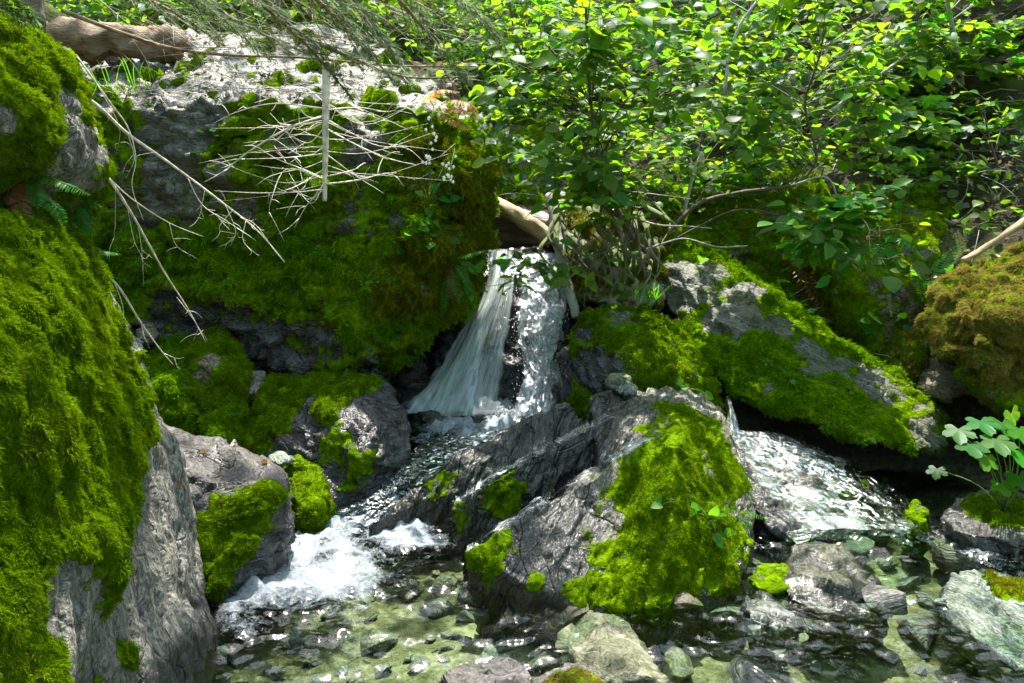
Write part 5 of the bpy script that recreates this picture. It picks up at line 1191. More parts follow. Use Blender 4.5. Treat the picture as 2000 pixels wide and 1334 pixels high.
twiggy("fine bare twig crossing the cliff below the slanting branch", [(214, 350, 2.6), (260, 390, 2.7), (330, 435, 2.85), (396, 462, 2.95)], 0.003, 0.001, [([(330, 435, 2.85), (345, 480, 2.85), (385, 505, 2.9)], .0015)], 9, M_TWIG, sub=3, subl=0.05)
twiggy("thin dangling twig in front of the cliff's left side", [(150, 110, 2.6), (215, 200, 2.65), (250, 250, 2.7), (265, 310, 2.7), (258, 365, 2.7), (280, 430, 2.75)], 0.003, 0.001, [([(190, 165, 2.62), (232, 245, 2.65), (228, 300, 2.66)], .0014)], 10, M_TWIG, sub=3, subl=0.06)
twiggy("dark living fir limb running across above the bare cliff top", [(120, 20, 2.9), (240, 65, 2.95), (340, 95, 3.0), (450, 108, 3.05), (600, 113, 3.1), (760, 128, 3.15), (930, 130, 3.2)], 0.008, 0.0025,
       [([(r_.uniform(250, 800), r_.uniform(70, 120), 3.05), (r_.uniform(300, 840), r_.uniform(0, 90), 3.05), (r_.uniform(300, 900), r_.uniform(-30, 60), 3.1)], .0018) for k in range(10)], 11, M_TWIGB, sub=4, name="fir_limb", subl=0.14)
def fine_twigs():
    r = random.Random(77); root = empty("fir_twigs", P(300, -60, 2.8)); tag(root, "mesh of fine bare fir twigs criss-crossing before the bare cliff top", "twigs")
    for k in range(85):
        x = r.uniform(160, 800); y = r.uniform(-60, 40); L = r.uniform(90, 240); d = r.uniform(2.7, 3.2); mb = MB()
        a = r.uniform(0.25, 0.95)
        q = wood(mb, PS([(x, y, d), (x+L*.5*math.cos(a), y+L*.5*math.sin(a)+r.uniform(-10, 10), d+.05), (x+L*math.cos(a), y+L*math.sin(a)+r.uniform(-5, 25), d+.1)]), r.uniform(.0012, .0022), .0006, sides=3, n=10)
        for j in range(4):
            i = r.randint(2, 8); p = Vector(q[i]); e = p+(Vector(q[i]-q[i-1]).normalized()*.7+rvec(r, .5)).normalized()*r.uniform(.04, .12)
            wood(mb, [p, p.lerp(e, .5)+rvec(r, .004), e], .0011, .0005, sides=3, n=5)
        mb.build("twig", M_TWIGB if r.random() < .6 else M_TWIG, root)
fine_twigs()

# ------------------------------------------------------------------ logs and roots
def log(label, path, r0, r1, mat, name="log", sides=20, wob=0.3, seed=1, n=34):
    o, p = wood_obj(name, PS(path), r0, r1, mat, None, sides=sides, n=n, wob=wob, seed=seed); tag(o, label, "log"); return o
M_LOG = wood_material("log_brown", (0.035, 0.02, 0.010), (0.22, 0.14, 0.07), scale=40)
M_LOGD = wood_material("log_dark", (0.025, 0.016, 0.012), (0.12, 0.08, 0.055), scale=26, rough=0.5)
M_LOGP = wood_material("log_pale", (0.22, 0.13, 0.06), (0.52, 0.36, 0.20), scale=22)
M_ROOT = wood_material("root_mossy", (0.08, 0.06, 0.04), (0.34, 0.30, 0.24), scale=26, moss=0.45)
log("weathered brown log lying behind the left boulder at the top left", [(20, 75, 4.3), (150, 80, 4.5), (260, 82, 4.7), (355, 88, 4.9)], 0.10, 0.085, M_LOG, seed=3, wob=0.55, sides=28, n=60)
log("tree trunk rising at the top left corner behind the boulder", [(62, 60, 3.6), (60, 0, 3.6), (58, -120, 3.6)], 0.055, 0.05, M_BARK, name="trunk_base", seed=4)
log("peeled pale log jammed diagonally above the waterfall", [(932, 378, 4.92), (975, 402, 4.86), (1020, 430, 4.8), (1080, 470, 4.74)], 0.040, 0.052, M_LOGP, seed=5)
log("dark soaked log under the peeled log at the lip of the fall", [(925, 430, 5.05), (980, 432, 5.0), (1040, 440, 4.95), (1100, 455, 4.9)], 0.10, 0.09, M_LOGD, seed=6)
log("second dark soaked log lower at the lip of the fall", [(930, 470, 4.98), (990, 468, 4.94), (1090, 476, 4.9)], 0.055, 0.05, M_LOGD, seed=7)
log("pale fallen branch leaning down from the right edge", [(2060, 390, 4.3), (1990, 440, 4.3), (1930, 480, 4.25), (1880, 510, 4.2)], 0.024, 0.014, M_LOGP, name="fallen_branch", seed=8, sides=12, wob=0.5)
log("pale stick poking up behind the stump", [(1335, 420, 5.0), (1352, 350, 5.0), (1372, 296, 5.0)], 0.013, 0.010, M_PALE, name="stick", seed=9, sides=7, n=12)
log("straight pale stick slanting across the hillside leaves", [(1620, 220, 5.9), (1700, 160, 5.9), (1790, 95, 5.9)], 0.016, 0.010, M_PALE, name="stick", seed=10, sides=7, n=12)
log("thin grey stem standing on the hillside behind the leaning shrub", [(1415, 185, 5.3), (1425, 110, 5.3), (1445, 50, 5.3), (1480, 0, 5.3)], 0.012, 0.008, M_PALE, name="stick", seed=11, sides=7, n=14)
log("crooked bare stick arching over the slab's upper end", [(1262, 487, 4.3), (1300, 474, 4.25), (1340, 466, 4.2), (1400, 482, 4.15), (1460, 480, 4.1)], 0.006, 0.003, M_PALE, name="stick", seed=12, sides=6, n=20)
log("bare stick pointing right from the stump top", [(1258, 432, 4.4), (1290, 440, 4.35), (1340, 442, 4.3), (1390, 446, 4.3)], 0.005, 0.003, M_PALE, name="stick", seed=13, sides=6, n=14)
log("pale forked stick resting on the slope below the bluff", [(1545, 362, 4.62), (1610, 345, 4.6), (1632, 375, 4.58), (1630, 395, 4.58)], 0.006, 0.004, M_PALE, name="stick", seed=14, sides=6, n=14)
log("bare pale stick lying along the hillside litter", [(1650, 390, 5.4), (1750, 370, 5.4), (1850, 330, 5.4), (1880, 300, 5.4)], 0.010, 0.006, M_PALE, name="stick", seed=15, sides=6, n=14)

def stump():
    root = empty("mossy_stump", P(1190, 600, 4.4)); tag(root, "rotting stump of tangled mossy roots beside the waterfall", "stump")
    V, T = solid([H([(1078, 395, 4.75), (1130, 372, 4.85), (1220, 400, 4.85), (1275, 450, 4.75), (1300, 540, 4.55), (1290, 605, 4.4), (1160, 600, 4.4), (1120, 560, 4.45), (1095, 480, 4.6), (1180, 480, 4.5)], back=0.3, bs=0.85)], 0.022, 2)
    nv = vnormals(V, T); q = V*np.array([1, 1, 0.35])
    V = V+nv*(0.07*fbm(q*9, 4, 3)+0.03*fbm(q*24, 2, 4))[:, None]
    zz = np.zeros(len(V))
    build("root_mass", V, [T], M_ROOT, root, None, {"along": V[:, 2]*3, "around": V[:, 0]*8, "moss": zz, "wet": zz})
    grow = np.clip(0.45+0.9*fbm(V*5, 3, 8), 0, 1)
    r = random.Random(6)
    for k in range(34):
        x = r.uniform(1085, 1290); y = r.uniform(385, 500)
        a = P(x, y, 4.52+r.uniform(-.02, .12)); l = r.uniform(60, 150)
        b = P(x+r.gauss(8, 22), y+l*.5, 4.40+r.uniform(-.05, .05)); c = P(min(1320, x+r.gauss(18, 30)), min(612, y+l), 4.36+r.uniform(-.06, .06))
        mb = MB(); wood(mb, [a, b, c], r.uniform(.006, .02), .003, sides=7, n=16, wob=0.3, seed=k); mb.build("root", M_ROOT, root)
    mb = MB(); wood(mb, PS([(1076, 380, 4.7), (1086, 440, 4.6), (1098, 510, 4.48), (1118, 585, 4.4), (1125, 620, 4.36)]), 0.035, 0.022, sides=12, n=30, wob=0.35, seed=3); mb.build("root", M_PALE, root)
    for k in range(12):
        x = r.uniform(1080, 1290); a = P(x, r.uniform(380, 430), 4.6); mb = MB()
        wood(mb, [a, a+rvec(r, .05), a+Vector((r.gauss(0, .16), -0.08, r.uniform(-.05, .12)))], .006, .002, sides=5, n=8); mb.build("broken_root", M_PALE, root)
    MOSS_JOBS.append((root, V, T, grow, dict(style='hang', colour='olive', spacing=0.024, scale=1.3), 77))
stump()

# ------------------------------------------------------------------ litter on the hillside (too many to count)
def litter():
    r = random.Random(9); mb = MB(); tb = MB()
    for k in range(5200):
        x = r.uniform(-1.5, 4.5); y = r.uniform(4.3, 9.0)
        if x < 0.6 and y < 5.6: continue
        z = float(ground_z(np.array([x]), np.array([y]))[0])+r.uniform(-.02, .09)
        V, T, Q = LEAF['low']; R = np.array(leaf_frame(Vector((r.gauss(0, 1), r.gauss(0, 1), r.gauss(0, .25))), Vector((0, -.5, 1))+rvec(r, .35)))
        mb.add(V@(R.T*r.uniform(.03, .07))+np.array([x, y, z]), T, Q)
        if k % 9 == 0:
            a = Vector((x, y, z+.02)); d = Vector((r.gauss(0, 1), r.gauss(0, .6), r.gauss(0, .35))).normalized()*r.uniform(.1, .45)
            wood(tb, [a, a+d*.5+rvec(r, .015), a+d], r.uniform(.002, .006), .0015, sides=4, n=5)
    root = empty("fallen_leaves", (1.5, 6, 1)); tag(root, "brown and grey fallen leaves and sticks strewn over the hillside", "litter", None, "stuff")
    mb.build("leaves", ML['litter'], root)["kind"] = "stuff"; tb.build("sticks", M_PALE, root)["kind"] = "stuff"
    mb = MB(); tb = MB()
    for k in range(420):
        px, py = r.uniform(160, 880), r.uniform(70, 195); h, hn = hit(px, py)
        if hn.z < 0.3: continue
        V, T, Q = LEAF['oval']; R = np.array(leaf_frame(Vector((r.gauss(0, 1), r.gauss(0, 1), 0)), hn+rvec(r, .2)))
        mb.add(V@(R.T*r.uniform(.02, .045))+np.array(h+hn*.012), T, Q)
        if k % 5 == 0:
            d = Vector((r.gauss(0, 1), r.gauss(0, .6), 0)).normalized()*r.uniform(.08, .3); a = h+hn*.015
            wood(tb, [a, a+d*.5+Vector((0, 0, .015)), a+d], r.uniform(.002, .004), .001, sides=4, n=5)
    root = empty("fallen_twigs", P(500, 140, 5)); tag(root, "scattered dry leaves and twigs on the bare cliff top", "litter", None, "stuff")
    mb.build("leaves", ML['litter'], root)["kind"] = "stuff"; tb.build("sticks", M_PALE, root)["kind"] = "stuff"
litter()

# ------------------------------------------------------------------ unseen forest canopy: casts the dappled shade, gaps shaped to light chosen spots
LIT = [(430, 680, 3.85, .13), (330, 725, 3.75, .12), (440, 805, 3.62, .07), (345, 668, 4.0, .08), (600, 740, 3.9, .14), (200, 760, 2.4, .16), (260, 850, 2.4, .14), (205, 640, 2.5, .10), (225, 960, 2.1, .07), (170, 1240, 1.8, .12), (340, 1000, 2.45, .10), (390, 1200, 2.4, .10), (175, 250, 2.5, .10), (205, 330, 2.5, .08), *[(220+(k*97) % 640, 85+(k*53) % 105, 4.5+((k*31) % 14)/10, .10+.05*(k % 3)) for k in range(13)],
       (636, 200, 3.1, .14), (636, 280, 3.1, .12), (636, 360, 3.1, .10), (540, 250, 3.05, .16), (740, 300, 3.0, .18), (460, 310, 3.0, .15), (1060, 560, 4.5, .20), (1060, 660, 4.4, .18), (1075, 760, 4.25, .16), (1050, 510, 4.65, .15), (960, 840, 4.0, .20), (900, 860, 3.8, .12),
       (700, 850, 3.5, .18), (760, 800, 3.6, .1), (420, 890, 3.1, .20), (500, 920, 3.0, .14), (590, 1070, 3.1, .22), (600, 1140, 2.9, .20), (800, 1040, 3.2, .12), (850, 1230, 2.5, .30), (620, 1230, 2.6, .22), (960, 1280, 2.3, .2), (720, 1260, 2.4, .2), (980, 870, 3.5, .12), (900, 960, 3.2, .12), (1180, 800, 3.6, .14), (1280, 850, 3.1, .12), (1130, 970, 3.0, .10), (1340, 870, 3.0, .10), (1410, 870, 3.4, .10), (1230, 790, 3.7, .12),
       (1200, 600, 4.3, .12), (1290, 620, 4.2, .06), (1140, 470, 4.5, .2), (1200, 440, 4.6, .16), (1340, 530, 4.5, .16), (1420, 520, 4.6, .1), (1440, 540, 4.55, .15), (1480, 585, 4.42, .15), (1530, 630, 4.3, .15), (1590, 675, 4.18, .15), (1650, 692, 4.08, .15), (1740, 735, 3.93, .15), (1690, 720, 4.0, .12), (1800, 790, 3.7, .12), (1840, 860, 3.6, .08), (1950, 540, 3.8, .20), (1960, 620, 3.5, .16), (1990, 690, 3.4, .08), (1850, 600, 3.6, .08),
       (1480, 880, 3.4, .07), (1570, 990, 3.1, .07), (1700, 1060, 2.95, .10), (1900, 1080, 2.95, .16), (1750, 1200, 2.6, .10), (1650, 1110, 2.8, .05), (1970, 1180, 2.65, .10), (1900, 840, 3.05, .22), (1970, 860, 3.0, .2), (1180, 1300, 2.15, .08), (1740, 1260, 2.4, .12), (1900, 990, 3.2, .08), (1600, 1290, 2.3, .06), (640, 190, 3.0, .1), (1440, 890, 3.3, .06), (870, 210, 4.0, .12), (1000, 420, 4.85, .08),
       (1150, 100, 4.0, .5), (1050, 250, 4.0, .4), (1300, 200, 4.2, .45), (1250, 60, 4.2, .5), (1000, 120, 4.0, .35), (1480, 200, 4.7, .5), (1650, 150, 4.8, .5), (1600, 300, 4.7, .35), (1780, 200, 6, .8), (1900, 100, 6, .8), (1900, 300, 5.6, .5), (1450, 100, 6, .8), (1100, 100, 6.5, .9), (1600, 430, 4.15, .2), (1690, 490, 4.1, .14), (850, 60, 3.1, .3), (700, 100, 3.0, .2)]
def canopy():
    r = random.Random(99)
    s = np.array(SUN); ex = np.cross(s, [0, 0, 1.0]); ex /= np.linalg.norm(ex); ey = np.cross(ex, s)
    L = [(np.array(P(a, b, c))@ex, np.array(P(a, b, c))@ey, rr) for a, b, c, rr in [(a, b, c, rr*0.7 if rr > .3 else rr) for a, b, c, rr in LIT]]
    LX = np.array([l[0] for l in L]); LY = np.array([l[1] for l in L]); LR = np.array([l[2] for l in L])
    n = 52000
    g = np.random.default_rng(4)
    pts = np.stack([g.uniform(-9, 13, n), g.uniform(-5, 22, n), g.uniform(7.0, 10.5, n)], 1)
    u, v = pts@ex, pts@ey
    d = np.sqrt((u[:, None]-LX)**2+(v[:, None]-LY)**2)/LR
    near = d.min(1)
    den = fbm(np.stack([u*1.1, v*1.1, pts[:, 2]*0.25], 1), 3, 21)*0.5+0.5+0.25*fbm(np.stack([u*4, v*4, 0*u], 1), 2, 5)
    keep = (g.random(n) < np.clip((den-0.12)*1.2, 0.04, 1)) & ((near > 1.0) | (g.random(n) < 0.03))
    hillside = pts[:, 2] > (1.4+0.30*np.maximum(pts[:, 1], 0)+0.3)
    pts = pts[keep & hillside]
    trees = [(-7.5, 1.5, "unseen broad tree, sun gaps shaped in its crown over the left boulder"), (7.5, 3.0, "unseen broad tree, sun gaps shaped in its crown over the right bank"), (-6.5, 15.0, "unseen broad tree uphill, sun gaps shaped in its crown over the gully")]
    own = np.argmin(np.stack([(pts[:, 0]-t[0])**2+(pts[:, 1]-t[1])**2 for t in trees], 1), 1)
    for k, (tx, ty, lab) in enumerate(trees):
        tz = float(ground_z(np.array([tx]), np.array([ty]))[0])
        root = empty("canopy_tree", (tx, ty, tz)); tag(root, lab, "tree")
        mb = MB(); wood(mb, [Vector((tx, ty, tz-0.2)), Vector((tx*0.97, ty, 4)), Vector((tx*0.9, ty+.2, 8.6))], 0.28, 0.12, sides=12, n=16, wob=.2, seed=k); mb.build("trunk", M_BARK, root)
        mb = MB()
        for q in pts[own == k]:
            V, T, Q = LEAF['low']
            R = np.array(leaf_frame(Vector((r.gauss(0, 1), r.gauss(0, 1), r.gauss(0, .3))), Vector((0, 0, 1))+rvec(r, .35)))
            mb.add(V@(R.T*r.uniform(.11, .19))+q, T, Q)
        mb.build("crown", ML['shrub'], root)["kind"] = "stuff"
canopy()
def flank_tree(label, x, y, rx, ry, seed, n=3600):  # unseen trees, added to block low sky light around the camera
    r = random.Random(seed); z0 = float(ground_z(np.array([x]), np.array([y]))[0]); root = empty("unseen_tree", (x, y, z0)); tag(root, label, "tree")
    mb = MB(); wood(mb, [Vector((x, y, z0-.3)), Vector((x+.1, y, z0+4)), Vector((x, y, z0+8))], .22, .08, sides=10, n=12, wob=.2, seed=seed); mb.build("trunk", M_BARK, root)
    mb = MB(); V, T, Q = LEAF['oval']; V2 = V[[1, 9, 10, 11, 19]]; T2 = np.array([(0, 2, 1), (0, 3, 2), (1, 2, 4), (2, 3, 4)])
    for k in range(n):
        a = r.uniform(0, 6.283); q = math.sqrt(r.random()); zz = z0+r.uniform(-.2, 9.5)
        p = np.array([x+rx*q*math.cos(a), y+ry*q*math.sin(a), zz])
        R = np.array(leaf_frame(rvec(r), Vector((0, 0, 1))+rvec(r, .6))); mb.add(V2@(R.T*r.uniform(.3, .5))+p, T2)
    mb.build("crown", ML['deep'], root)["kind"] = "stuff"
for k, (x, y, rx, ry, lab) in enumerate([(-7.5, -5, 3.2, 2.0, "unseen leafy tree added behind the viewpoint, leftmost"), (-2.5, -6.5, 3.2, 2.0, "unseen leafy tree added directly behind the viewpoint"), (3, -6.5, 3.2, 2.0, "unseen leafy tree added behind the viewpoint on the stream side"), (8, -5, 3.2, 2.2, "unseen leafy tree added behind the viewpoint, rightmost"),
                                     (-8.0, 2.5, 1.8, 3.8, "leafy tree beside the left boulder out of view"), (9.5, 3.0, 1.8, 4.0, "leafy tree beside the right bank out of view")]):
    flank_tree(lab, x, y, rx, ry, 300+k)

# ------------------------------------------------------------------ stones of the stream bed
def bed_stones():
    r = random.Random(12); n = 0
    spots = []
    tries = 0
    while len(spots) < 90 and tries < 6000:
        tries += 1
        if r.random() < 0.72: px, py = r.uniform(1080, 1990), r.uniform(1010, 1334)
        else: px, py = r.uniform(420, 1080), r.uniform(1120, 1334)
        p, nn = hit(px, py, only=None)
        g = Pz(px, py, -0.15)
        h2, _ = hit(px, py)
        if abs(h2.z-g.z) > 0.12 and h2.z > -0.02: continue
        s = r.choice([.04, .05, .07, .10, .14, .18])*r.uniform(.8, 1.2)
        if any((h2-q).length < (s+t)*0.85 for q, t in spots): continue
        spots.append((h2, s))
    for p, s in spots:
        k = r.randrange(len(PEB)); o = bpy.data.objects.new("stream_stone", PEB[k]); COL.objects.link(o)
        o.location = p+Vector((0, 0, s*0.12)); o.rotation_euler = (r.gauss(0, .25), r.gauss(0, .25), r.uniform(0, 6.3)); o.scale = (s, s*r.uniform(.7, 1), s*r.uniform(.6, 1.1))
        colour = ["olive", "pale green", "brown", "grey"][k//4]; sz = "large" if s > .085 else ("small" if s < .042 else "middling")
        zone = "pool below the foam" if p.x < 0.05 else ("shallows in front of the ridged boulder" if p.x < 0.85 else "shallow stream on the right")
        tag(o, "%s %s stone under water in the %s" % (sz, colour, zone), "stone", "loose stones under the water")
bed_stones()

# ------------------------------------------------------------------ water
M_POOL = water_material("water_pool", (0.80, 0.92, 0.82), 5, 0.5, (1, 1, 1))
M_STREAM = water_material("water_stream", (0.80, 0.93, 0.86), 22, 0.9, (0.45, 1.0, 1), fscale=20)
M_FILM = water_material("water_film", (0.92, 0.96, 0.95), 34, 0.9, (1, 1, 1), fscale=34)
def gridQ(ny, nx):
    i = np.arange(ny-1)[:, None]*nx; j = np.arange(nx-1)[None, :]
    return np.stack([i+j, i+j+1, i+nx+j+1, i+nx+j], -1).reshape(-1, 4)
def spotfield(x, y, spots):
    f = np.zeros_like(x)
    for px, py, z, r, w in spots:
        c = Pz(px, py, z); f = np.maximum(f, w*np.exp(-(((x-c.x)**2+(y-c.y)**2)/r**2)**1.3))
    return f
def pool(name, label, x0, x1, y0, y1, zf, res, spots, amp, mat, chop, seed):
    xs = np.arange(x0, x1, res); ys = np.arange(y0, y1, res); X, Y = np.meshgrid(xs, ys); x, y = X.ravel(), Y.ravel()
    f = spotfield(x, y, spots)
    p = np.stack([x, y, 0*x], 1)
    f = np.clip(f*(1+0.55*fbm(p*5, 3, seed)), 0, 1)
    z = zf(x, y)+amp*fbm(p*np.array([5, 8, 1]), 3, seed)+0.4*amp*fbm(p*19, 2, seed+4)+chop*f*(np.abs(fbm(p*11, 4, seed+9))+0.4)
    o = build(name, np.stack([x, y, z], 1), [gridQ(*X.shape)], mat, None, (0, 0, 0), {"foam": f}); tag(o, label, "water", None, "structure")
    return o
pool("lower_pool", "clear rippled water of the lower pool and shallow stream", -1.9, 3.4, 0.9, 3.9,
     lambda x, y: 0.0+0.05*sstep(2.75, 3.4, y)*sstep(0.75, 1.15, x), 0.014,
     [(585, 1045, 0, .24, .85), (560, 1100, 0, .22, .7), (640, 1125, 0, .25, .72), (680, 1080, 0, .18, .6), (690, 1130, 0, .12, .6), (780, 1048, 0, .17, .85), (850, 1060, 0, .1, .7), (520, 1150, 0, .14, .6), (470, 1185, 0, .12, .5), (560, 1170, 0, .16, .45), (640, 1190, 0, .2, .35), (480, 1220, 0, .14, .35), (740, 1120, 0, .16, .4), (620, 1010, 0, .12, .9), (720, 1070, 0, .12, .5), (1560, 1010, .03, .10, .7), (1640, 1020, .03, .12, .6), (1780, 1045, .02, .15, .35), (1920, 1080, 0.02, .15, .35), (1500, 1030, .02, .10, .4)],
     0.020, M_POOL, 0.07, 31)
pool("upper_pool", "foaming white water of the upper pool below the fall", -0.95, 0.55, 3.4, 4.75,
     lambda x, y: 0.235+0*x, 0.012,
     [(900, 800, .24, .22, 1.0), (830, 790, .24, .18, 1.0), (970, 800, .24, .2, .95), (880, 840, .24, .16, .8), (980, 835, .24, .14, .8), (840, 862, .24, .12, .45), (920, 862, .24, .14, .75), (1040, 810, .24, .16, .9)], 0.014, M_POOL, 0.10, 41)
def sheet(L, R, nu, nv, bulge=0.0, amp=0.01, seed=1, sfreq=26, vfreq=3.0, tuck=0.0):
    """surface between a left and a right edge; u runs across, v down the flow"""
    a = spline(L, nv); b = spline(R, nv); u = np.linspace(0, 1, nu); v = np.linspace(0, 1, nv)
    U, W = np.meshgrid(u, v)
    pts = a[:, None, :]*(1-u)[None, :, None]+b[:, None, :]*u[None, :, None]
    wid = np.linalg.norm(b-a, axis=1)[:, None]
    along = np.concatenate([[0], np.cumsum(np.linalg.norm(np.diff((a+b)/2, axis=0), axis=1))])
    su = (U*wid).ravel(); sv = np.repeat(along, nu)
    q = np.stack([U.ravel()*wid.mean()*sfreq, sv*vfreq, np.full(su.shape, seed*3.1)], 1)
    d = amp*fbm(q, 4, seed)+bulge*np.sin(math.pi*U.ravel())
    pts = pts.reshape(-1, 3)+d[:, None]*np.array([[0, -1.0, 0.25]]) - tuck*(1-sstep(0, .25, U.ravel())*sstep(1, .6, U.ravel()))[:, None]*np.array([[0, -0.2, 1.0]])
    return pts, gridQ(nv, nu), U.ravel(), W.ravel(), np.stack([U.ravel()*wid.mean(), sv, 0*su], 1)
def veil_material(name, white, streak=55, along=2.2, sharp=0.2, gl=0.12, bump=0.6, fine=0.4):
    m, nt, out = newmat(name); n = N(nt)
    co = n("ShaderNodeAttribute", attribute_name="flow").outputs[1]
    den = n.attr("foam")
    mp = n("ShaderNodeMapping", {0: co, 3: (streak, along, 1)}).outputs[0]
    mp2 = n("ShaderNodeMapping", {0: co, 3: (streak*2.6, along*4.5, 1)}).outputs[0]
    a = n.noise(mp, 1.0, 5, 0.6, 0.5); b = n.noise(mp2, 1.0, 4, 0.65, 0.3)
    f = n.math('ADD', n.math('MULTIPLY', a, 1-fine), n.math('MULTIPLY', b, fine))
    al = n.math('ADD', n.math('MULTIPLY', n.math('SUBTRACT', f, 0.5), 2.6), den)
    al = n.ramp(al, [(0.5-sharp, 0.0), (0.5+sharp*1.6, 1.0)])
    al = n.math('MULTIPLY', al, n.math('MINIMUM', n.math('MULTIPLY', den, 4.0), 1.0))
    bmp = n("ShaderNodeBump", {"Height": f, "Strength": bump, "Distance": 0.02}).outputs[0]
    d = n("ShaderNodeBsdfDiffuse", {"Color": (*white, 1), "Normal": bmp}); t = n("ShaderNodeBsdfTranslucent", {"Color": (*white, 1)})
    mx = n("ShaderNodeMixShader", {0: 0.4, 1: d.outputs[0], 2: t.outputs[0]})
    g = n("ShaderNodeBsdfGlossy", {"Roughness": 0.12, "Normal": bmp})
    mx = n("ShaderNodeMixShader", {0: gl, 1: mx.outputs[0], 2: g.outputs[0]})
    fr = n("ShaderNodeFresnel", {"IOR": 1.33, "Normal": bmp}).outputs[0]
    clear = n("ShaderNodeMixShader", {0: n.math('MULTIPLY', fr, n.math('MINIMUM', n.math('MULTIPLY', den, 2.0), 1.0)), 1: n("ShaderNodeBsdfTransparent").outputs[0], 2: g.outputs[0]})
    fin = n("ShaderNodeMixShader", {0: al, 1: clear.outputs[0], 2: mx.outputs[0]})
    nt.links.new(fin.outputs[0], out.inputs[0])
    return m
M_VEIL = veil_material("water_veil", (0.62, 0.72, 0.70), 20, 0.8, 0.36, fine=0.36, bump=0.12)
M_SPLASH = veil_material("water_splash", (0.74, 0.78, 0.84), 26, 13.0, 0.16, gl=0.3, bump=1.0)
M_GLINT = veil_material("ridge_glint", (0.72, 0.76, 0.80), 34, 7.0, 0.16, gl=0.35, bump=1.0)  # white streaks: sun glint painted on the wet ridge edges
fall = empty("waterfall", P(980, 800, 4.3)); tag(fall, "small two part waterfall dropping into the upper pool", "waterfall", None, "structure")
def veil(name, L, R, mat, den, seed, amp=0.015, bulge=0.03, nu=60, nv=110, parent=None, edge=0.10, sfreq=26, vfreq=3.0, tuck=0.0):
    V, Q, u, v, fl = sheet(PS(L), PS(R), nu, nv, bulge, amp, seed, sfreq, vfreq, tuck)
    e = sstep(0, edge, u+0.06*fbm(np.stack([v*9, u*2, 0*u], 1), 2, seed))*sstep(1, 1-edge, u+0.06*fbm(np.stack([v*8, u*2, 0*u+4], 1), 2, seed))
    f = den(u, v)*e
    me_at = {"foam": f, "flow": fl}
    return build(name, V, [Q], mat, parent, None, me_at)
L1 = [(948, 490, 4.74), (955, 540, 4.62), (925, 600, 4.42), (885, 660, 4.32), (840, 735, 4.22), (775, 808, 4.10)]
R1 = [(1015, 488, 4.74), (1008, 545, 4.60), (1000, 620, 4.42), (992, 700, 4.32), (985, 800, 4.24)]
veil("veil", L1, R1, M_VEIL, lambda u, v: 0.62-0.36*u+0.12*v, 1, parent=fall, amp=.02, sfreq=7, vfreq=2)
veil("veil", [(955, 492, 4.70), (950, 540, 4.56), (925, 610, 4.36), (890, 690, 4.26), (850, 760, 4.16), (820, 812, 4.08)], [(1000, 492, 4.7), (985, 560, 4.52), (962, 630, 4.36), (940, 720, 4.26), (925, 812, 4.14)], M_VEIL, lambda u, v: 0.50-0.2*u+0.15*v, 2, parent=fall, amp=.02, sfreq=7, vfreq=2)
veil("veil", [(946, 488, 4.78), (940, 505, 4.7), (936, 540, 4.6)], [(1090, 486, 4.78), (1090, 500, 4.7), (1020, 545, 4.6)], M_FILM, lambda u, v: 0.05+0*u, 3, parent=fall, amp=0.006)
L2 = [(1018, 498, 4.70), (1012, 580, 4.50), (1008, 650, 4.40), (1018, 715, 4.32), (1000, 812, 4.18)]
R2 = [(1092, 494, 4.70), (1110, 575, 4.50), (1106, 640, 4.42), (1092, 700, 4.34), (1116, 765, 4.22), (1095, 812, 4.14)]
veil("veil", L2, R2, M_SPLASH, lambda u, v: 0.70+0.1*np.sin(v*7)+0*u, 4, amp=0.035, parent=fall, nu=80, nv=160, sfreq=18, vfreq=12)
veil("veil", [(1030, 510, 4.66), (1030, 590, 4.46), (1030, 660, 4.36), (1045, 720, 4.28), (1030, 815, 4.14)], [(1085, 505, 4.66), (1102, 590, 4.46), (1098, 650, 4.38), (1085, 710, 4.30), (1085, 815, 4.14)], M_SPLASH, lambda u, v: 0.58+0.1*np.cos(v*9)+0*u, 5, amp=0.045, parent=fall, nu=80, nv=160, sfreq=16, vfreq=11)
def droplets(name, n, gen, seed, parent, mat, smin=.0015, smax=.005):
    r = random.Random(seed); mb = MB()
    O = np.array([(1, 0, 0), (-1, 0, 0), (0, 1, 0), (0, -1, 0), (0, 0, 1), (0, 0, -1)], float)
    T = np.array([(0, 2, 4), (2, 1, 4), (1, 3, 4), (3, 0, 4), (2, 0, 5), (1, 2, 5), (3, 1, 5), (0, 3, 5)])
    for k in range(n):
        p, st = gen(r); s = r.uniform(smin, smax)*(0.6+0.8*r.random())
        mb.add(O*np.array([s, s, s*st])+np.array(p), T)
    o = mb.build(name, mat, parent); o["kind"] = "stuff"; return o
m, nt, out = newmat("water_drops"); n = N(nt)
bs = n("ShaderNodeBsdfPrincipled", {"Base Color": (0.85, 0.9, 0.95, 1), "Roughness": 0.08, "Specular IOR Level": 1.0})
nt.links.new(bs.outputs[0], out.inputs[0]); M_DROP = m
sL1, sR1, sL2, sR2 = (spline(PS(q), 60) for q in (L1, R1, L2, R2))
def g_left(r):
    t = r.uniform(6, 58.9); i = int(t); t -= i; u = r.uniform(-.08, 1.1); return (sL1[i]*(1-t)+sL1[i+1]*t)*(1-u)+(sR1[i]*(1-t)+sR1[i+1]*t)*u+np.array([r.gauss(0, .015), -abs(r.gauss(0, .04)), r.gauss(0, .02)]), r.uniform(5, 14)
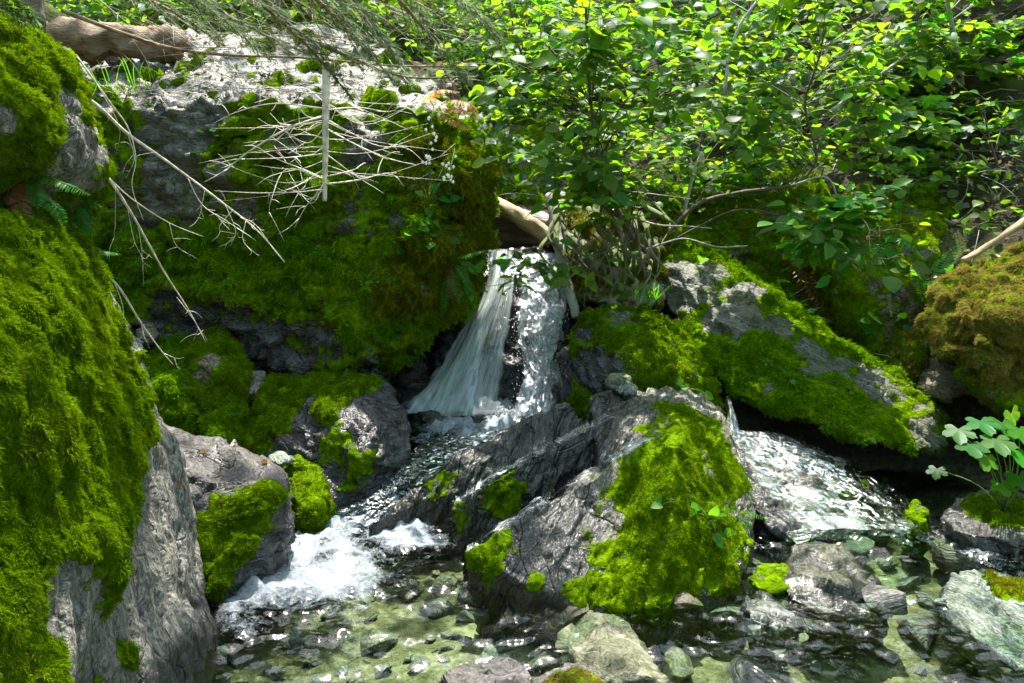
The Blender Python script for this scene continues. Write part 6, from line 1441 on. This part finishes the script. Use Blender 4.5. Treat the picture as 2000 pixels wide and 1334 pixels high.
def g_right(r):
    t = r.uniform(0, 58.9); i = int(t); t -= i; u = r.uniform(-.05, 1.05); return (sL2[i]*(1-t)+sL2[i+1]*t)*(1-u)+(sR2[i]*(1-t)+sR2[i+1]*t)*u+np.array([r.gauss(0, .012), -abs(r.gauss(0.02, .05)), r.gauss(0, .02)]), r.uniform(1, 5)
droplets("spray", 1300, g_right, 2, fall, M_DROP, .0006, .0020)
# the chute from the upper pool to the lower one
chute = veil("chute", [(830, 858, 3.72), (803, 885, 3.58), (775, 925, 3.46), (715, 972, 3.36), (640, 1008, 3.28), (600, 1040, 3.2)], [(1010, 832, 3.76), (905, 888, 3.55), (805, 962, 3.40), (720, 1030, 3.24), (690, 1046, 3.18), (670, 1060, 3.14)],
             M_STREAM, lambda u, v: 0.12+0.45*v**3+0.15*u, 7, amp=0.03, bulge=0.0, nu=60, nv=120, sfreq=10, vfreq=5)
tag(chute, "smooth chute of water sliding from the upper pool beside the ridge", "water", None, "structure")
def film(name, label, L, R, nu, nv, foam, off=0.010, mat=None, only=None, seed=1):
    """strip laid on the rock: a wet ridge edge, its sun glint painted white"""
    a = spline([(x, y, 0) for x, y in L], nv); b = spline([(x, y, 0) for x, y in R], nv)
    V = []; F = []; fl = []
    for j in range(nv):
        for i in range(nu):
            u = i/(nu-1); q = a[j]*(1-u)+b[j]*u; h, hn = hit(q[0], q[1], only)
            V.append(np.array(h)+np.array(hn)*off*(0.4+1.2*math.sin(math.pi*u))); F.append(foam(u, j/(nv-1)))
    V = np.array(V)
    F = np.array(F)*np.tile(sstep(0, .2, np.linspace(0, 1, nu))*sstep(1, .8, np.linspace(0, 1, nu)), nv)
    # drop faces that bridge a jump in depth
    Q = gridQ(nv, nu); e = np.max([np.linalg.norm(V[Q[:, k]]-V[Q[:, (k+1) % 4]], axis=1) for k in range(4)], axis=0)
    Q = Q[e < 0.12]
    U, W = np.meshgrid(np.linspace(0, 1, nu), np.linspace(0, 1, nv))
    V[:, 2] += 0.006*fbm(V*22, 3, seed)
    o = build(name, V, [Q], mat or M_FILM, None, None, {"foam": F, "flow": np.stack([U.ravel()*.2, W.ravel()*.6, 0*U.ravel()], 1)})
    tag(o, label, "water", None, "structure"); return o
FR = ["big ridged boulder in the middle of the stream, moss on its right shoulder"]
film("water_film", "wet edge of the lowest ridge of the big boulder, its sun glint painted white", [(1240, 855), (1150, 915), (1050, 970), (960, 1030), (905, 1072)], [(1275, 862), (1180, 918), (1072, 982), (975, 1040), (918, 1082)], 10, 80, lambda u, v: .34, mat=M_GLINT, only=FR, seed=3)
film("water_film", "wet edge of the middle ridge of the big boulder, its sun glint painted white", [(1180, 810), (1060, 870), (960, 925), (878, 978)], [(1205, 818), (1075, 880), (975, 935), (890, 988)], 8, 70, lambda u, v: .30, mat=M_GLINT, only=FR, seed=4)
M_FLOW = veil_material("water_flow", (0.62, 0.70, 0.72), 13, 3.0, 0.32, gl=0.3, bump=0.7, fine=0.45)
M_CASC2 = water_material("water_side_cascade", (0.62, 0.80, 0.62), 9, 1.0, (1.0, 0.6, 1), white=(0.60, 0.66, 0.70), fscale=22, gl_rough=0.10)
sc2 = veil("side_cascade", [(1408, 842, 3.76), (1436, 895, 3.54), (1476, 948, 3.34), (1522, 1000, 3.14), (1556, 1034, 3.0)], [(1570, 848, 3.74), (1680, 890, 3.60), (1765, 940, 3.44), (1830, 990, 3.26), (1870, 1030, 3.1)],
           M_CASC2, lambda u, v: 0*u, 9, amp=.035, bulge=0.0, nu=110, nv=110, edge=.04, sfreq=7, vfreq=6, tuck=.06)
sc3 = veil("flow", [(1408, 838, 3.75), (1438, 890, 3.53), (1478, 944, 3.33), (1524, 996, 3.13), (1560, 1034, 2.99)], [(1540, 846, 3.72), (1640, 888, 3.58), (1715, 940, 3.42), (1770, 990, 3.24), (1800, 1034, 3.06)], M_FLOW, lambda u, v: np.clip(.38-.36*u+.16*(v > .88), 0, 1), 19, amp=.035, nu=90, nv=100, edge=.10, sfreq=7, vfreq=6, parent=sc2, bulge=0.0)
tag(sc2, "sparkling sheet of water sliding over the dark wet slab", "water", None, "structure")
sc = veil("side_fall", [(1412, 770, 3.95), (1414, 805, 3.86), (1406, 860, 3.70)], [(1426, 772, 3.95), (1436, 805, 3.84), (1456, 866, 3.66)], M_VEIL, lambda u, v: .46*np.minimum(1, 4*(1-v))*np.minimum(1, 4*v), 8, amp=.012, nu=24, nv=50, bulge=.02, edge=.3)
tag(sc, "thin white trickle falling in the gap beside the leaning slab", "water", None, "structure")
# ------------------------------------------------------------------ fallen leaves on the stones
def red_leaves():
    r = random.Random(8)
    for px, py, where in [(388, 883, "on top of the pale wet grey boulder"), (508, 903, "near the right shoulder of the pale wet grey boulder"), (342, 950, "on the rim of the slate flank"), (432, 980, "on the moss of the pale wet grey boulder"), (1075, 955, "in the groove behind the lowest ridge of the big boulder"), (930, 970, "on the lower end of the big boulder's middle ridge"), (865, 1240, "in the pool before the foam"), (1100, 835, "on the back slab of the ridged boulder"), (1195, 800, "near the perched stone on the ridged boulder")]:
        h, hn = hit(px, py); o = bpy.data.objects.new("fallen_leaf", leaf_mesh('oval', 'rust')); COL.objects.link(o)
        s = r.uniform(.02, .035); o.matrix_basis = Matrix.Translation(h+hn*.006) @ leaf_frame(Vector((r.gauss(0, 1), r.gauss(0, 1), 0)), hn).to_4x4() @ Matrix.Scale(s, 4)
        tag(o, "small orange fallen leaf " + where, "leaf", "orange leaves on the wet rocks")
red_leaves()

# ------------------------------------------------------------------ moss
for (o, V, T, M, ms, sd) in MOSS_JOBS:
    grow_moss(o, V, T, M, ms.get('style', 'tuft'), ms.get('colour', 'green'), ms.get('spacing', 0.022), ms.get('scale', 1.0), sd, 0.0, ms.get('lay', 0.35), thr=ms.get('thr', 0.35))
